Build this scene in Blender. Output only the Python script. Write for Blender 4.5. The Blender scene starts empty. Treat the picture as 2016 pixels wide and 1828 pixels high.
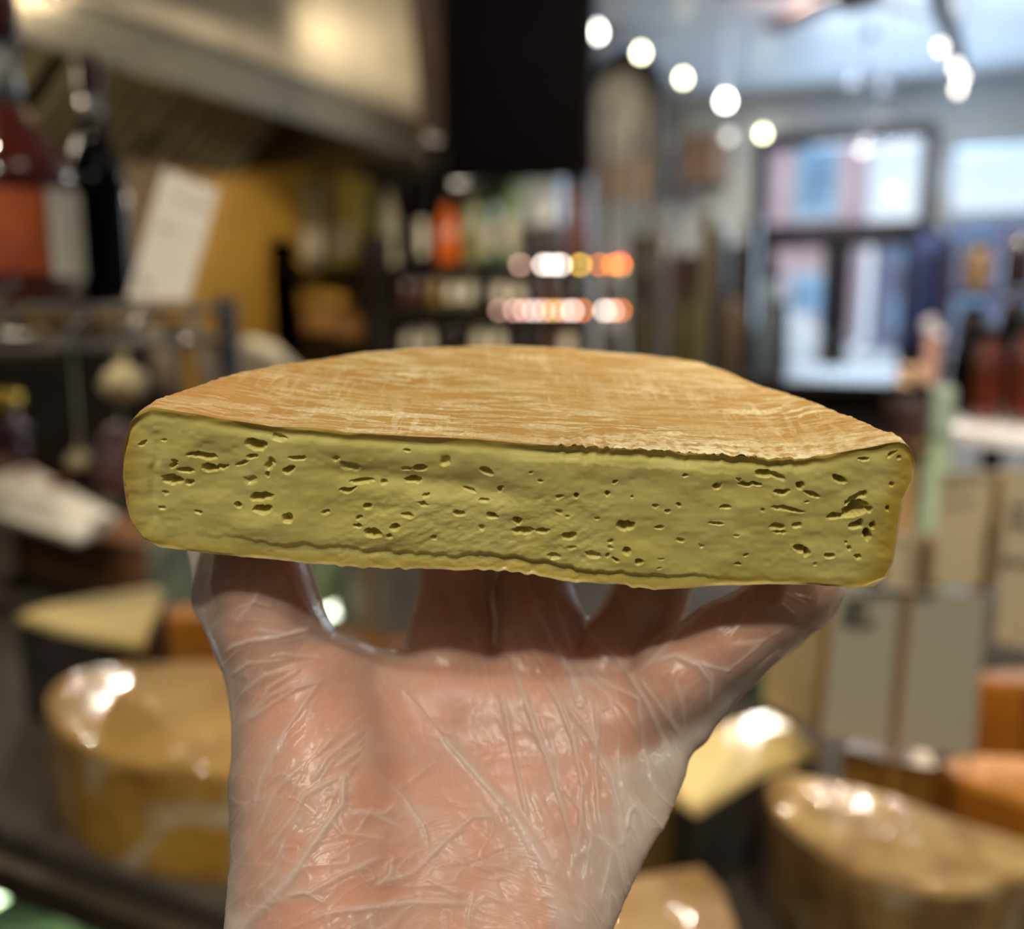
import bpy, bmesh, math, random
import numpy as np
from math import sin, cos, pi, radians
from mathutils import Vector, Matrix

# ---------------------------------------------------------------- camera, world, key lights, exposure
SC = bpy.context.scene
COL = SC.collection
F, CX, CY = 1792.0, 1008.0, 914.0           # focal length and centre for a 2016 x 1828 frame
TH, PT = radians(24.8), radians(9.8)        # turned 24.8 deg left of the room axis, 9.8 deg down
CAM = np.array([0.0, 0.0, 1.45])
RT = np.array([cos(TH), sin(TH), 0.0])
FW = np.array([-sin(TH) * cos(PT), cos(TH) * cos(PT), -sin(PT)])
UP = np.cross(RT, FW)
S = 0.82                                    # size of the hand and cheese (an average hand)

cd = bpy.data.cameras.new('camera'); cam = bpy.data.objects.new('camera', cd); COL.objects.link(cam)
cd.sensor_width = 36.0; cd.lens = 36.0 * F / 2016.0
cd.clip_start = 0.01; cd.clip_end = 200
cd.dof.use_dof = True; cd.dof.focus_distance = 0.252 * S; cd.dof.aperture_blades = 0
cd.dof.aperture_fstop = 0.032 / 0.0060
cam.matrix_world = Matrix(((RT[0], UP[0], -FW[0], CAM[0]), (RT[1], UP[1], -FW[1], CAM[1]), (RT[2], UP[2], -FW[2], CAM[2]), (0, 0, 0, 1)))
SC.camera = cam
SC.view_settings.view_transform = 'Standard'
SC.view_settings.look = 'None'
SC.view_settings.gamma = 1.0
SC.view_settings.use_curve_mapping = False
SC.view_settings.exposure = 0.0

W = bpy.data.worlds.new('sky'); SC.world = W; W.use_nodes = True
wn = W.node_tree.nodes; wl = W.node_tree.links
bgn = wn['Background']
tc = wn.new('ShaderNodeTexCoord'); nz = wn.new('ShaderNodeTexNoise'); nz.inputs['Scale'].default_value = 2.5
rp = wn.new('ShaderNodeValToRGB'); rp.color_ramp.elements[0].color = (0.42, 0.62, 0.85, 1); rp.color_ramp.elements[1].color = (0.9, 0.95, 1, 1)
rp.color_ramp.elements[0].position = 0.35; rp.color_ramp.elements[1].position = 0.65
wl.new(tc.outputs['Generated'], nz.inputs['Vector']); wl.new(nz.outputs['Fac'], rp.inputs['Fac']); wl.new(rp.outputs['Color'], bgn.inputs['Color'])
bgn.inputs['Strength'].default_value = 1.35

def light(name, kind, loc, aim, power, color, size=0.1, spot=60, blend=0.5):
    ld = bpy.data.lights.new(name, kind); ld.energy = power; ld.color = color
    if kind == 'AREA': ld.size = size
    elif kind == 'SPOT': ld.shadow_soft_size = size; ld.spot_size = radians(spot); ld.spot_blend = blend
    else: ld.shadow_soft_size = size
    o = bpy.data.objects.new(name, ld); COL.objects.link(o); o.location = loc
    d = Vector(aim) - Vector(loc); o.rotation_euler = d.to_track_quat('-Z', 'Y').to_euler()
    return o
WARM = (1.0, 0.86, 0.66); NEUT = (1.0, 0.94, 0.84)
hand_at = Vector(CAM + FW * 0.21)
def track(name, elev, az, dist, power, color, size, spot=50):
    e, a = radians(elev), radians(az)       # az: 0 = from behind the camera, + = from the right
    h = -FW * np.array([1, 1, 0]); h /= np.linalg.norm(h)
    d = (h * cos(a) + RT * sin(a)) * cos(e) + np.array([0, 0, 1]) * sin(e)
    p = Vector(d * dist) + hand_at
    return light(name, 'SPOT', p, hand_at, power, color, size, spot)
track('key_spotlight', 57, 14, 1.9, 33, (1.0, 0.95, 0.86), 0.028)
track('front_spotlight', 49, -14, 1.9, 66, (1.0, 0.94, 0.83), 0.05, 60)
track('side_spotlight', 46, 104, 1.7, 26, (1.0, 0.88, 0.68), 0.05, 40)
light('counter_lamp_left', 'SPOT', (-0.95, 0.25, 2.9), (-0.95, 0.95, 1.0), 75, WARM, 0.04, 48)
light('counter_lamp_right', 'SPOT', (0.45, 0.10, 2.9), (0.0, 0.95, 1.0), 95, WARM, 0.04, 42)
light('kitchen_lamp', 'SPOT', (-1.0, 2.3, 3.0), (-1.9, 2.6, 2.2), 60, WARM, 0.06, 130)
for _i, _y in enumerate((3.04, 3.4, 4.12)): light('canopy_lamp', 'SPOT', (-0.18, _y, 2.86), (-1.8, _y - 1.6, 2.2), 3, WARM, 0.03, 60)
light('rack_fill', 'SPOT', (-1.0, 2.2, 2.6), (-2.3, 4.2, 1.5), 160, WARM, 0.06, 90)  # unseen spot added to brighten the rack
light('ceiling_lamp_far', 'AREA', (-0.6, 5.6, 3.1), (-0.6, 5.6, 0), 150, NEUT, 0.6)
light('table_fill', 'SPOT', (0.3, 1.2, 3.0), (0.3, 2.5, 1.2), 300, NEUT, 0.05, 60)  # unseen spot from above, added to brighten the white table
light('wheel_glint_spot', 'SPOT', (-2.15, 1.9, 2.08), (-0.8, 0.8, 1.0), 40, WARM, 0.012, 30)  # unseen spot added to raise glints on the left wrapped wheel
light('filter_fill', 'POINT', (-2.15, 1.3, 2.0), (0, 0, 0), 9, WARM, 0.03)  # unseen point light added to bring out the baffle filters
light('rack_fill_low', 'POINT', (-1.9, 3.55, 1.94), (0, 0, 0), 12, WARM, 0.03)  # unseen point light added to lift the rack and its cartons
light('wall_fill', 'SPOT', (-2.2, 3.4, 2.1), (-3.15, 3.6, 1.5), 30, WARM, 0.04, 70)  # unseen spot added to make the wood wall brighter
light('case_lamp', 'AREA', (-.75, .95, .80), (-.75, .8, .3), 12, (.92, 1.0, .8), .3)
light('back_glint_spot', 'SPOT', (0.2, 3.6, 2.9), (0.1, 0.9, 1.0), 260, WARM, 0.02, 17)  # unseen spot from behind, added for glints on the right wheel
light('ceiling_lamp_near', 'AREA', (0.6, 0.4, 3.1), (0.6, 0.4, 0), 4, NEUT, 0.6)
light('window_daylight', 'AREA', (-0.2, 7.9, 1.9), (-0.6, 4.5, 3.2), 95, (0.62, 0.80, 1.0), 1.8)

# ---------------------------------------------------------------- placing
def ray(px, py):
    return FW + RT * ((px - CX) / F) - UP * ((py - CY) / F)
def at(px, py, D): return Vector(CAM + ray(px, py) * D)
def onz(px, py, z):
    r = ray(px, py); return Vector(CAM + r * ((z - CAM[2]) / r[2]))
def onY(px, py, Y):
    r = ray(px, py); return Vector(CAM + r * (Y / r[1]))
def cw(v):                                   # camera-space metres (x right, y down, z away) -> world
    v = np.asarray(v, float)
    return CAM + v[..., 0:1] * RT - v[..., 1:2] * UP + v[..., 2:3] * FW
def unp(px, py, z): return np.array([(px - CX) / F * z, (py - CY) / F * z, z])

# ---------------------------------------------------------------- materials
MATS = {}
def lin(c):
    return tuple(((v / 255) / 12.92 if v / 255 <= 0.04045 else ((v / 255 + 0.055) / 1.055) ** 2.4) for v in c)
def mat(name, rgb, rough=0.5, metal=0.0, var=0.15, scale=12.0, bump=0.0, bscale=60.0, emit=None, est=0.0, coat=0.0,
        trans=0.0, sss=0.0, rgb2=None, stretch=(1, 1, 1), ior=1.45, coatrough=0.06):
    if name in MATS: return MATS[name]
    m = bpy.data.materials.new(name); m.use_nodes = True; MATS[name] = m
    n = m.node_tree.nodes; l = m.node_tree.links; b = n['Principled BSDF']
    c1 = lin(rgb); c2 = lin(rgb2) if rgb2 else tuple(min(1, v * (1 + var * 2)) for v in c1)
    c1 = c1 if rgb2 else tuple(v * (1 - var) for v in c1)
    t = n.new('ShaderNodeTexCoord'); mp = n.new('ShaderNodeMapping'); mp.inputs['Scale'].default_value = stretch
    z = n.new('ShaderNodeTexNoise'); z.inputs['Scale'].default_value = scale; z.inputs['Detail'].default_value = 5
    r = n.new('ShaderNodeValToRGB'); r.color_ramp.elements[0].position = 0.32; r.color_ramp.elements[1].position = 0.68
    r.color_ramp.elements[0].color = (*c1, 1); r.color_ramp.elements[1].color = (*c2, 1)
    l.new(t.outputs['Object'], mp.inputs['Vector']); l.new(mp.outputs['Vector'], z.inputs['Vector'])
    l.new(z.outputs['Fac'], r.inputs['Fac']); l.new(r.outputs['Color'], b.inputs['Base Color'])
    b.inputs['Roughness'].default_value = rough; b.inputs['Metallic'].default_value = metal
    b.inputs['Coat Weight'].default_value = coat; b.inputs['Coat Roughness'].default_value = coatrough
    if name.startswith('black'): b.inputs['Specular IOR Level'].default_value = 0.03
    b.inputs['Transmission Weight'].default_value = trans; b.inputs['IOR'].default_value = ior
    if sss:
        b.inputs['Subsurface Weight'].default_value = sss; b.inputs['Subsurface Scale'].default_value = 0.01
        b.inputs['Subsurface Radius'].default_value = (1.0, 0.5, 0.2)
    if emit:
        b.inputs['Emission Color'].default_value = (*lin(emit), 1); b.inputs['Emission Strength'].default_value = est
    if bump:
        z2 = n.new('ShaderNodeTexNoise'); z2.inputs['Scale'].default_value = bscale; z2.inputs['Detail'].default_value = 4
        bp = n.new('ShaderNodeBump'); bp.inputs['Strength'].default_value = bump; bp.inputs['Distance'].default_value = 0.02
        l.new(mp.outputs['Vector'], z2.inputs['Vector']); l.new(z2.outputs['Fac'], bp.inputs['Height'])
        l.new(bp.outputs['Normal'], b.inputs['Normal']); l.new(bp.outputs['Normal'], b.inputs['Coat Normal'])
    return m

# ---------------------------------------------------------------- objects
def tag(o, label=None, cat=None, group=None, kind=None):
    if label: o['label'] = label
    if cat: o['category'] = cat
    if group: o['group'] = group
    if kind: o['kind'] = kind
    return o
def empty(name, loc, label, cat, group=None, rz=0.0):
    o = bpy.data.objects.new(name, None); COL.objects.link(o); o.location = loc; o.rotation_euler = (0, 0, rz)
    o.empty_display_size = 0.02
    return tag(o, label, cat, group)
def link(name, me, m, parent=None, loc=None, smooth=False):
    o = bpy.data.objects.new(name, me); COL.objects.link(o)
    if m is not None:
        for q in (m if isinstance(m, (list, tuple)) else [m]): me.materials.append(q)
    if parent is not None: o.parent = parent
    if loc is not None: o.location = loc
    if smooth: me.shade_smooth()
    return o
class MB:
    """collects shapes, then becomes one mesh object"""
    def __init__(s): s.v = []; s.f = []
    def add(s, v, f):
        k = len(s.v); s.v += [tuple(q) for q in v]; s.f += [tuple(i + k for i in g) for g in f]; return s
    def box(s, c, d, rot=None):
        c = Vector(c); v = []
        for x in (-.5, .5):
            for y in (-.5, .5):
                for z in (-.5, .5):
                    p = Vector((x * d[0], y * d[1], z * d[2]))
                    if rot is not None: p = rot @ p
                    v.append(c + p)
        return s.add(v, [(0, 1, 3, 2), (4, 6, 7, 5), (0, 4, 5, 1), (2, 3, 7, 6), (0, 2, 6, 4), (1, 5, 7, 3)])
    def tube(s, pts, r, n=8):
        pts = [Vector(p) for p in pts]; R = r if isinstance(r, (list, tuple)) else [r] * len(pts)
        rings = []; a = None
        for i, p in enumerate(pts):
            t = (pts[min(i + 1, len(pts) - 1)] - pts[max(i - 1, 0)]).normalized()
            if a is None: a = t.orthogonal().normalized()
            a = (a - t * a.dot(t)).normalized(); b = t.cross(a)
            rings.append([p + (a * cos(2 * pi * k / n) + b * sin(2 * pi * k / n)) * R[i] for k in range(n)])
        v = [q for g in rings for q in g]; f = []
        for i in range(len(pts) - 1):
            for k in range(n):
                f.append((i * n + k, i * n + (k + 1) % n, (i + 1) * n + (k + 1) % n, (i + 1) * n + k))
        f.append(tuple(range(n - 1, -1, -1))); f.append(tuple((len(pts) - 1) * n + k for k in range(n)))
        return s.add(v, f)
    def lathe(s, prof, n=28, c=(0, 0, 0), sx=1, sy=1):
        v = []; f = []
        for r, z in prof:
            for k in range(n):
                v.append((c[0] + r * sx * cos(2 * pi * k / n), c[1] + r * sy * sin(2 * pi * k / n), c[2] + z))
        for i in range(len(prof) - 1):
            for k in range(n):
                f.append((i * n + k, i * n + (k + 1) % n, (i + 1) * n + (k + 1) % n, (i + 1) * n + k))
        f.append(tuple(range(n - 1, -1, -1))); f.append(tuple((len(prof) - 1) * n + k for k in range(n)))
        return s.add(v, f)
    def arc(s, prof, a0, a1, n=16, c=(0, 0, 0)):    # part of a lathe shell
        v = []; f = []
        for r, z in prof:
            for k in range(n + 1):
                a = a0 + (a1 - a0) * k / n
                v.append((c[0] + r * cos(a), c[1] + r * sin(a), c[2] + z))
        for i in range(len(prof) - 1):
            for k in range(n):
                f.append((i * (n + 1) + k, i * (n + 1) + k + 1, (i + 1) * (n + 1) + k + 1, (i + 1) * (n + 1) + k))
        return s.add(v, f)
    def build(s, name, m, parent=None, loc=None, smooth=False, bevel=0.0, seg=2):
        me = bpy.data.meshes.new(name); me.from_pydata([tuple(q) for q in s.v], [], s.f); me.update()
        o = link(name, me, m, parent, loc, smooth)
        if bevel:
            b = o.modifiers.new('bevel', 'BEVEL'); b.width = bevel; b.segments = seg; b.limit_method = 'ANGLE'; b.angle_limit = radians(40)
        return o
def copy_tree(o, parent=None):
    c = o.copy(); COL.objects.link(c); c.parent = parent
    for ch in list(o.children): copy_tree(ch, c)
    return c
def box_thing(name, m, c, d, label, cat, group=None, bevel=0.003, rz=0.0, kind=None):
    o = MB().box((0, 0, 0), d).build(name, m, None, c, bevel=bevel); o.rotation_euler = (0, 0, rz)
    return tag(o, label, cat, group, kind)

# ---------------------------------------------------------------- numpy noise
def _h(ix, iy, iz, seed):
    n = (ix * 374761393 + iy * 668265263 + iz * 2147483647 + seed * 144665) & 0xffffffff
    n = ((n ^ (n >> 13)) * 1274126177) & 0xffffffff
    return ((n ^ (n >> 16)) & 0xffff) / 32767.5 - 1.0
def noise(x, y, z=None, seed=0):
    x = np.asarray(x, float); y = np.asarray(y, float); z = np.zeros_like(x) if z is None else np.asarray(z, float)
    ix, iy, iz = (np.floor(q).astype(np.int64) for q in (x, y, z))
    fx, fy, fz = x - ix, y - iy, z - iz
    fx, fy, fz = (q * q * q * (q * (q * 6 - 15) + 10) for q in (fx, fy, fz))
    r = 0
    for a in (0, 1):
        for b in (0, 1):
            for c in (0, 1):
                r = r + _h(ix + a, iy + b, iz + c, seed) * (fx if a else 1 - fx) * (fy if b else 1 - fy) * (fz if c else 1 - fz)
    return r
def fbm(x, y, z=None, seed=0, o=3):
    r = 0; a = 1.0
    z = np.zeros_like(x) if z is None else z
    for k in range(o): r = r + a * noise(x * 2 ** k, y * 2 ** k, z * 2 ** k, seed + 17 * k); a *= 0.5
    return r
def sst(a, b, x):
    t = np.clip((x - a) / (b - a), 0, 1); return t * t * (3 - 2 * t)
def npmesh(name, V, Fc, smooth=True):
    me = bpy.data.meshes.new(name); V = np.ascontiguousarray(V, np.float32); Fc = np.ascontiguousarray(Fc, np.int32)
    me.vertices.add(len(V)); me.vertices.foreach_set('co', V.ravel())
    me.loops.add(Fc.size); me.loops.foreach_set('vertex_index', Fc.ravel())
    me.polygons.add(len(Fc)); me.polygons.foreach_set('loop_start', np.arange(0, Fc.size, 4, dtype=np.int32))
    me.update(calc_edges=True)
    if smooth: me.shade_smooth()
    return me
def gridfaces(R, C, wrap=False):
    i, j = np.meshgrid(np.arange(R - 1), np.arange(C if wrap else C - 1), indexing='ij')
    jn = (j + 1) % C
    return np.stack([i * C + j, i * C + jn, (i + 1) * C + jn, (i + 1) * C + j], -1).reshape(-1, 4)
def attr(me, name, vals):
    a = me.attributes.new(name, 'FLOAT', 'POINT'); a.data.foreach_set('value', np.ascontiguousarray(vals, np.float32))
# ================================================================ THE CHEESE
Z0 = 0.245
TILT, ROLL = radians(22.6), radians(3.1)
Xc = np.array([cos(ROLL), sin(ROLL), 0.0])
Dc = np.array([0.0, -sin(TILT), cos(TILT)]); Dc -= Xc * Dc.dot(Xc); Dc /= np.linalg.norm(Dc)
Uc = np.cross(Dc, Xc); Uc = Uc if Uc[1] < 0 else -Uc
O0 = unp(1030, 880, Z0)
def face_xy(px, py):                         # picture point -> (x, h) on the cut face, metres
    r = np.stack([(px - CX) / F, (py - CY) / F, np.ones_like(px, float)], -1)
    t = O0.dot(Dc) / (r @ Dc); p = r * t[..., None] - O0
    return p @ Xc, p @ Uc
def top_xd(px, py, h=0.0):
    r = np.stack([(px - CX) / F, (py - CY) / F, np.ones_like(px, float)], -1)
    t = (O0.dot(Uc) + h) / (r @ Uc); p = r * t[..., None] - O0
    return p @ Xc, p @ Dc
Tp = np.array([(242, 935), (244, 882), (256, 831), (268, 817), (279, 809), (299, 801), (379, 813), (442, 825), (537, 839), (617, 842), (676, 850), (815, 858), (934, 864), (1020, 872), (1123, 877), (1247, 883), (1350, 890), (1453, 897), (1568, 903), (1617, 897), (1720, 878), (1752, 871), (1770, 869), (1782, 873), (1790, 880), (1796, 890), (1800, 904), (1801, 912)], float)
Bp = np.array([(242, 940), (248, 989), (256, 1018), (264, 1037), (283, 1061), (315, 1077), (379, 1085), (458, 1094), (549, 1102), (617, 1110), (696, 1116), (815, 1120), (958, 1123), (1020, 1126), (1062, 1134), (1123, 1146), (1206, 1149), (1247, 1155), (1288, 1160), (1350, 1158), (1412, 1152), (1515, 1150), (1597, 1150), (1679, 1157), (1720, 1154), (1745, 1137), (1759, 1105), (1768, 1051), (1778, 989), (1797, 948), (1801, 915)], float)
Kp = np.array([(279, 809), (339, 775), (438, 741), (577, 710), (696, 692), (815, 682), (934, 677), (1000, 677), (1082, 680), (1206, 691), (1329, 703), (1379, 713), (1432, 730), (1535, 769), (1638, 804), (1720, 845), (1762, 866)], float)
def colu(n):
    s = np.linspace(0, 1, n); g = 0.55 * s + 0.45 * (1 - np.cos(pi * s)) / 2
    g = g + 0.0 * s
    return 242.02 + (1800.96 - 242.02) * g
def Tu(u):
    j = sst(1040, 1150, u) * sst(1640, 1540, u)
    return np.interp(u, Tp[:, 0], Tp[:, 1]) + j * (2.5 * noise(u / 9, u * 0, seed=3) + 2 * noise(u / 23, u * 0, seed=4)) + (1 - j) * 0.8 * noise(u / 30, u * 0, seed=5) * sst(300, 340, u) * sst(1760, 1700, u)
def Bu(u):
    e = sst(560, 700, u) * sst(1330, 1250, u)
    return np.interp(u, Bp[:, 0], Bp[:, 1]) + (0.6 + 2.2 * e) * noise(u / 14, u * 0, seed=8) * sst(300, 360, u) * sst(1690, 1640, u)
# edge of the whole piece as seen from above, (x, depth)
_u = np.linspace(300, 1768, 200); _x, _hh = face_xy(_u, np.interp(_u, Tp[:, 0], Tp[:, 1]))
def Pl(x): return np.interp(x, _x, _hh) * 0.92 * sst(0.03, 0.09, np.abs(x))
kx, kd = top_xd(Kp[:, 0], Kp[:, 1], -0.0008)
for _ in range(4): kx, kd = top_xd(Kp[:, 0], Kp[:, 1], Pl(kx) - 0.0005)
ex0 = float(face_xy(np.array([242.0]), np.array([938.0]))[0][0]); ex1 = float(face_xy(np.array([1801.0]), np.array([913.0]))[0][0])
KX = np.r_[ex0, ex0 + 0.0016, kx[1:-1], ex1 - 0.0022, ex1]; KD = np.r_[0.0, 0.0012, kd[1:-1], 0.006, 0.0]
o_ = np.argsort(KX); KX = KX[o_]; KD = KD[o_]
def dback(x): return np.interp(x, KX, KD)
nc = 620
uc = colu(nc); fx, fT = face_xy(uc, Tu(uc)); fxb, fB = face_xy(uc, Bu(uc))
HB = float(np.median(fB[nc // 4: 3 * nc // 4])) - 0.0006
db = dback(fx)
def ker(v, n=9):
    k = np.hanning(n + 2)[1:-1]; k /= k.sum(); return np.convolve(np.pad(v, n // 2, mode='edge'), k, mode='valid')
db = np.maximum(ker(db, 21), 0); db[0] = db[-1] = 0
he = np.minimum(Pl(fx), fT); hb_ = np.maximum(HB, fB)
rings = []
nv = 130
for v in np.linspace(0, 1, nv):
    d = v * db; w = np.maximum(sst(0, 0.03, d), v ** 3)
    e = (1 - v) * db
    h = fT * (1 - w) + he * w - 0.0016 * np.clip(1 - e / 0.006, 0, 1) ** 2 + 0.0012 * np.sin(pi * v) * np.minimum(1, db / 0.05)
    X = fx.copy()
    q = sst(0.0, 0.003, d)
    h = h + q * (0.00012 * fbm(X * 400, d * 900, seed=2) + 0.00035 * noise(X * 60, d * 60, seed=6) + 0.00022 * noise(X * 120 + d * 30, d * 900, seed=9))
    # crumbs of rind by the cut
    cr = sst(0.004, 0.0005, d) * sst(0.002, 0.012, X) * sst(0.075, 0.06, X)
    h = h + cr * 0.00045 * noise(X * 1500, d * 1500, seed=12)
    rings.append(np.stack([X, d, h], -1))
ns = 40
for k in range(1, ns + 1):
    a = k / ns; H = he - hb_; 
    h = he - 0.0016 - (H - 0.0016) * a + 0 * H
    bul = 0.0045 * np.sin(pi * a) ** 0.6 * np.minimum(1, db / 0.012)
    rings.append(np.stack([fx, db + bul, np.minimum(h, he)], -1))
nb = 60
for v in np.linspace(1, 0, nb)[1:]:
    d = v * db; w = np.maximum(sst(0, 0.02, d), v ** 3)
    h = fB * (1 - w) + hb_ * w
    rings.append(np.stack([fx * (1 - (1 - v) ** 6) + fxb * (1 - v) ** 6, d, h], -1))
R3 = np.stack(rings, 0)
MX = np.eye(4)
wXc = cw(Xc) - CAM; wDc = cw(Dc) - CAM; wUc = cw(Uc) - CAM; wO = cw(O0 * S)
CM = Matrix([[wXc[i], wDc[i], wUc[i], wO[i]] for i in range(3)] + [[0, 0, 0, 1]])
cheese = empty('cheese_wedge', (0, 0, 0), 'large cut piece of semi-soft cheese with tan rind, held up on a gloved hand', 'cheese')
cheese.matrix_world = CM

def rind_material():
    m = bpy.data.materials.new('washed_rind'); m.use_nodes = True; n = m.node_tree.nodes; l = m.node_tree.links; b = n['Principled BSDF']
    t = n.new('ShaderNodeTexCoord')
    def nz(scale, stretch, detail=4, rot=(0, 0, 0), dist=0.0):
        mp = n.new('ShaderNodeMapping'); mp.inputs['Scale'].default_value = stretch; mp.inputs['Rotation'].default_value = rot
        z = n.new('ShaderNodeTexNoise'); z.inputs['Scale'].default_value = scale; z.inputs['Detail'].default_value = detail; z.inputs['Distortion'].default_value = dist
        l.new(t.outputs['Object'], mp.inputs['Vector']); l.new(mp.outputs['Vector'], z.inputs['Vector']); return z.outputs['Fac']
    def ramp(src, a, b2, inv=False):
        r = n.new('ShaderNodeMapRange'); r.inputs['From Min'].default_value = a; r.inputs['From Max'].default_value = b2
        l.new(src, r.inputs['Value']); return r.outputs['Result']
    def mul(a, b2, op='MULTIPLY'):
        q = n.new('ShaderNodeMath'); q.operation = op; q.use_clamp = True
        for i, s in enumerate((a, b2)):
            if isinstance(s, (int, float)): q.inputs[i].default_value = s
            else: l.new(s, q.inputs[i])
        return q.outputs[0]
    streak = ramp(nz(60, (0.8, 7.5, 9.0), 3, (0, 0, radians(-3.5)), 0.6), 0.50, 0.57)
    streak2 = ramp(nz(60, (1.6, 16.0, 9.0), 3, (0, 0, radians(-5)), 0.8), 0.52, 0.59)
    cross_ = mul(ramp(nz(40, (9.0, 1.1, 1.0), 3, (0, 0, radians(8)), 0.8), 0.52, 0.60), ramp(nz(22, (1, 1, 1), 3), 0.42, 0.56))
    grain = ramp(nz(900, (1, 1, 1), 4), 0.45, 0.62)
    blot = ramp(nz(34, (1, 1.6, 1), 5), 0.42, 0.62)
    sep = n.new('ShaderNodeSeparateXYZ'); l.new(t.outputs['Object'], sep.inputs[0])
    leftfade = ramp(sep.outputs['X'], -0.085, -0.03)
    s = mul(mul(streak, 0.95), mul(streak2, 0.75), 'ADD')
    s = mul(s, mul(cross_, 0.55), 'ADD')
    s = mul(mul(s, mul(mul(grain, 0.45), 0.55, 'ADD')), mul(mul(blot, 0.65), 0.35, 'ADD'))
    s = mul(s, mul(mul(leftfade, 0.65), 0.35, 'ADD'))
    near = n.new('ShaderNodeMapRange'); near.inputs['From Min'].default_value = 0.012; near.inputs['From Max'].default_value = 0.0; l.new(sep.outputs['Y'], near.inputs['Value'])
    rightx = mul(ramp(sep.outputs['X'], -0.005, 0.02), ramp(sep.outputs['X'], 0.085, 0.06))
    crumb = mul(mul(near.outputs['Result'], rightx), ramp(nz(420, (1, 1.3, 1), 3), 0.4, 0.56))
    s = mul(s, mul(crumb, 0.8), 'ADD')
    br = n.new('ShaderNodeValToRGB'); e = br.color_ramp.elements
    e[0].position = 0.3; e[0].color = (*lin((182, 136, 66)), 1); e[1].position = 0.7; e[1].color = (*lin((198, 156, 84)), 1)
    l.new(nz(26, (1, 1.5, 1), 5), br.inputs['Fac'])
    lf = n.new('ShaderNodeMix'); lf.data_type = 'RGBA'
    l.new(ramp(sep.outputs['X'], -0.04, -0.10), lf.inputs['Factor']); l.new(br.outputs['Color'], lf.inputs['A']); lf.inputs['B'].default_value = (*lin((200, 140, 74)), 1)
    mx = n.new('ShaderNodeMix'); mx.data_type = 'RGBA'; l.new(s, mx.inputs['Factor']); l.new(lf.outputs['Result'], mx.inputs['A']); mx.inputs['B'].default_value = (*lin((246, 228, 180)), 1)
    # small darker specks
    sp = ramp(nz(260, (1, 1, 1), 2), 0.70, 0.76); mx2 = n.new('ShaderNodeMix'); mx2.data_type = 'RGBA'
    l.new(mul(sp, 0.5), mx2.inputs['Factor']); l.new(mx.outputs['Result'], mx2.inputs['A']); mx2.inputs['B'].default_value = (*lin((176, 112, 52)), 1)
    l.new(mx2.outputs['Result'], b.inputs['Base Color'])
    b.inputs['Roughness'].default_value = 0.62; b.inputs['Specular IOR Level'].default_value = 0.3
    b.inputs['Subsurface Weight'].default_value = 0.15; b.inputs['Subsurface Scale'].default_value = 0.003; b.inputs['Subsurface Radius'].default_value = (1, .6, .3)
    bp = n.new('ShaderNodeBump'); bp.inputs['Strength'].default_value = 0.5; bp.inputs['Distance'].default_value = 0.0006
    l.new(mul(mul(s, 0.8), mul(nz(1500, (1, 1, 1), 4), 0.3), 'ADD'), bp.inputs['Height']); l.new(bp.outputs['Normal'], b.inputs['Normal'])
    return m
def paste_material():
    m = bpy.data.materials.new('cheese_paste'); m.use_nodes = True; n = m.node_tree.nodes; l = m.node_tree.links; b = n['Principled BSDF']
    t = n.new('ShaderNodeTexCoord'); z = n.new('ShaderNodeTexNoise'); z.inputs['Scale'].default_value = 45; z.inputs['Detail'].default_value = 4
    l.new(t.outputs['Object'], z.inputs['Vector'])
    r = n.new('ShaderNodeValToRGB'); e = r.color_ramp.elements
    e[0].position = 0.35; e[0].color = (*lin((224, 206, 112)), 1); e[1].position = 0.65; e[1].color = (*lin((234, 217, 130)), 1)
    l.new(z.outputs['Fac'], r.inputs['Fac'])
    a = n.new('ShaderNodeAttribute'); a.attribute_name = 'rim'; a2 = n.new('ShaderNodeAttribute'); a2.attribute_name = 'skin_line'
    mx3 = n.new('ShaderNodeMix'); mx3.data_type = 'RGBA'; mx3.inputs['B'].default_value = (*lin((232, 200, 140)), 1)
    mx = n.new('ShaderNodeMix'); mx.data_type = 'RGBA'; l.new(a.outputs['Fac'], mx.inputs['Factor']); l.new(r.outputs['Color'], mx.inputs['A'])
    mx.inputs['B'].default_value = (*lin((206, 168, 66)), 1)
    l.new(mx.outputs['Result'], mx3.inputs['A']); l.new(a2.outputs['Fac'], mx3.inputs['Factor']); l.new(mx3.outputs['Result'], b.inputs['Base Color'])
    b.inputs['Roughness'].default_value = 0.32; b.inputs['Specular IOR Level'].default_value = 0.4
    b.inputs['Subsurface Weight'].default_value = 0.25; b.inputs['Subsurface Scale'].default_value = 0.0025; b.inputs['Subsurface Radius'].default_value = (1, .75, .25)
    z2 = n.new('ShaderNodeTexNoise'); z2.inputs['Scale'].default_value = 700; z2.inputs['Detail'].default_value = 3; l.new(t.outputs['Object'], z2.inputs['Vector'])
    bp = n.new('ShaderNodeBump'); bp.inputs['Strength'].default_value = 0.12; bp.inputs['Distance'].default_value = 0.0005
    l.new(z2.outputs['Fac'], bp.inputs['Height']); l.new(bp.outputs['Normal'], b.inputs['Normal'])
    return m
RM, PM = rind_material(), paste_material()
V = R3.reshape(-1, 3) * S
me = npmesh('rind', V, gridfaces(R3.shape[0], R3.shape[1])[:, ::-1])
link('rind', me, RM, cheese)
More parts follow.
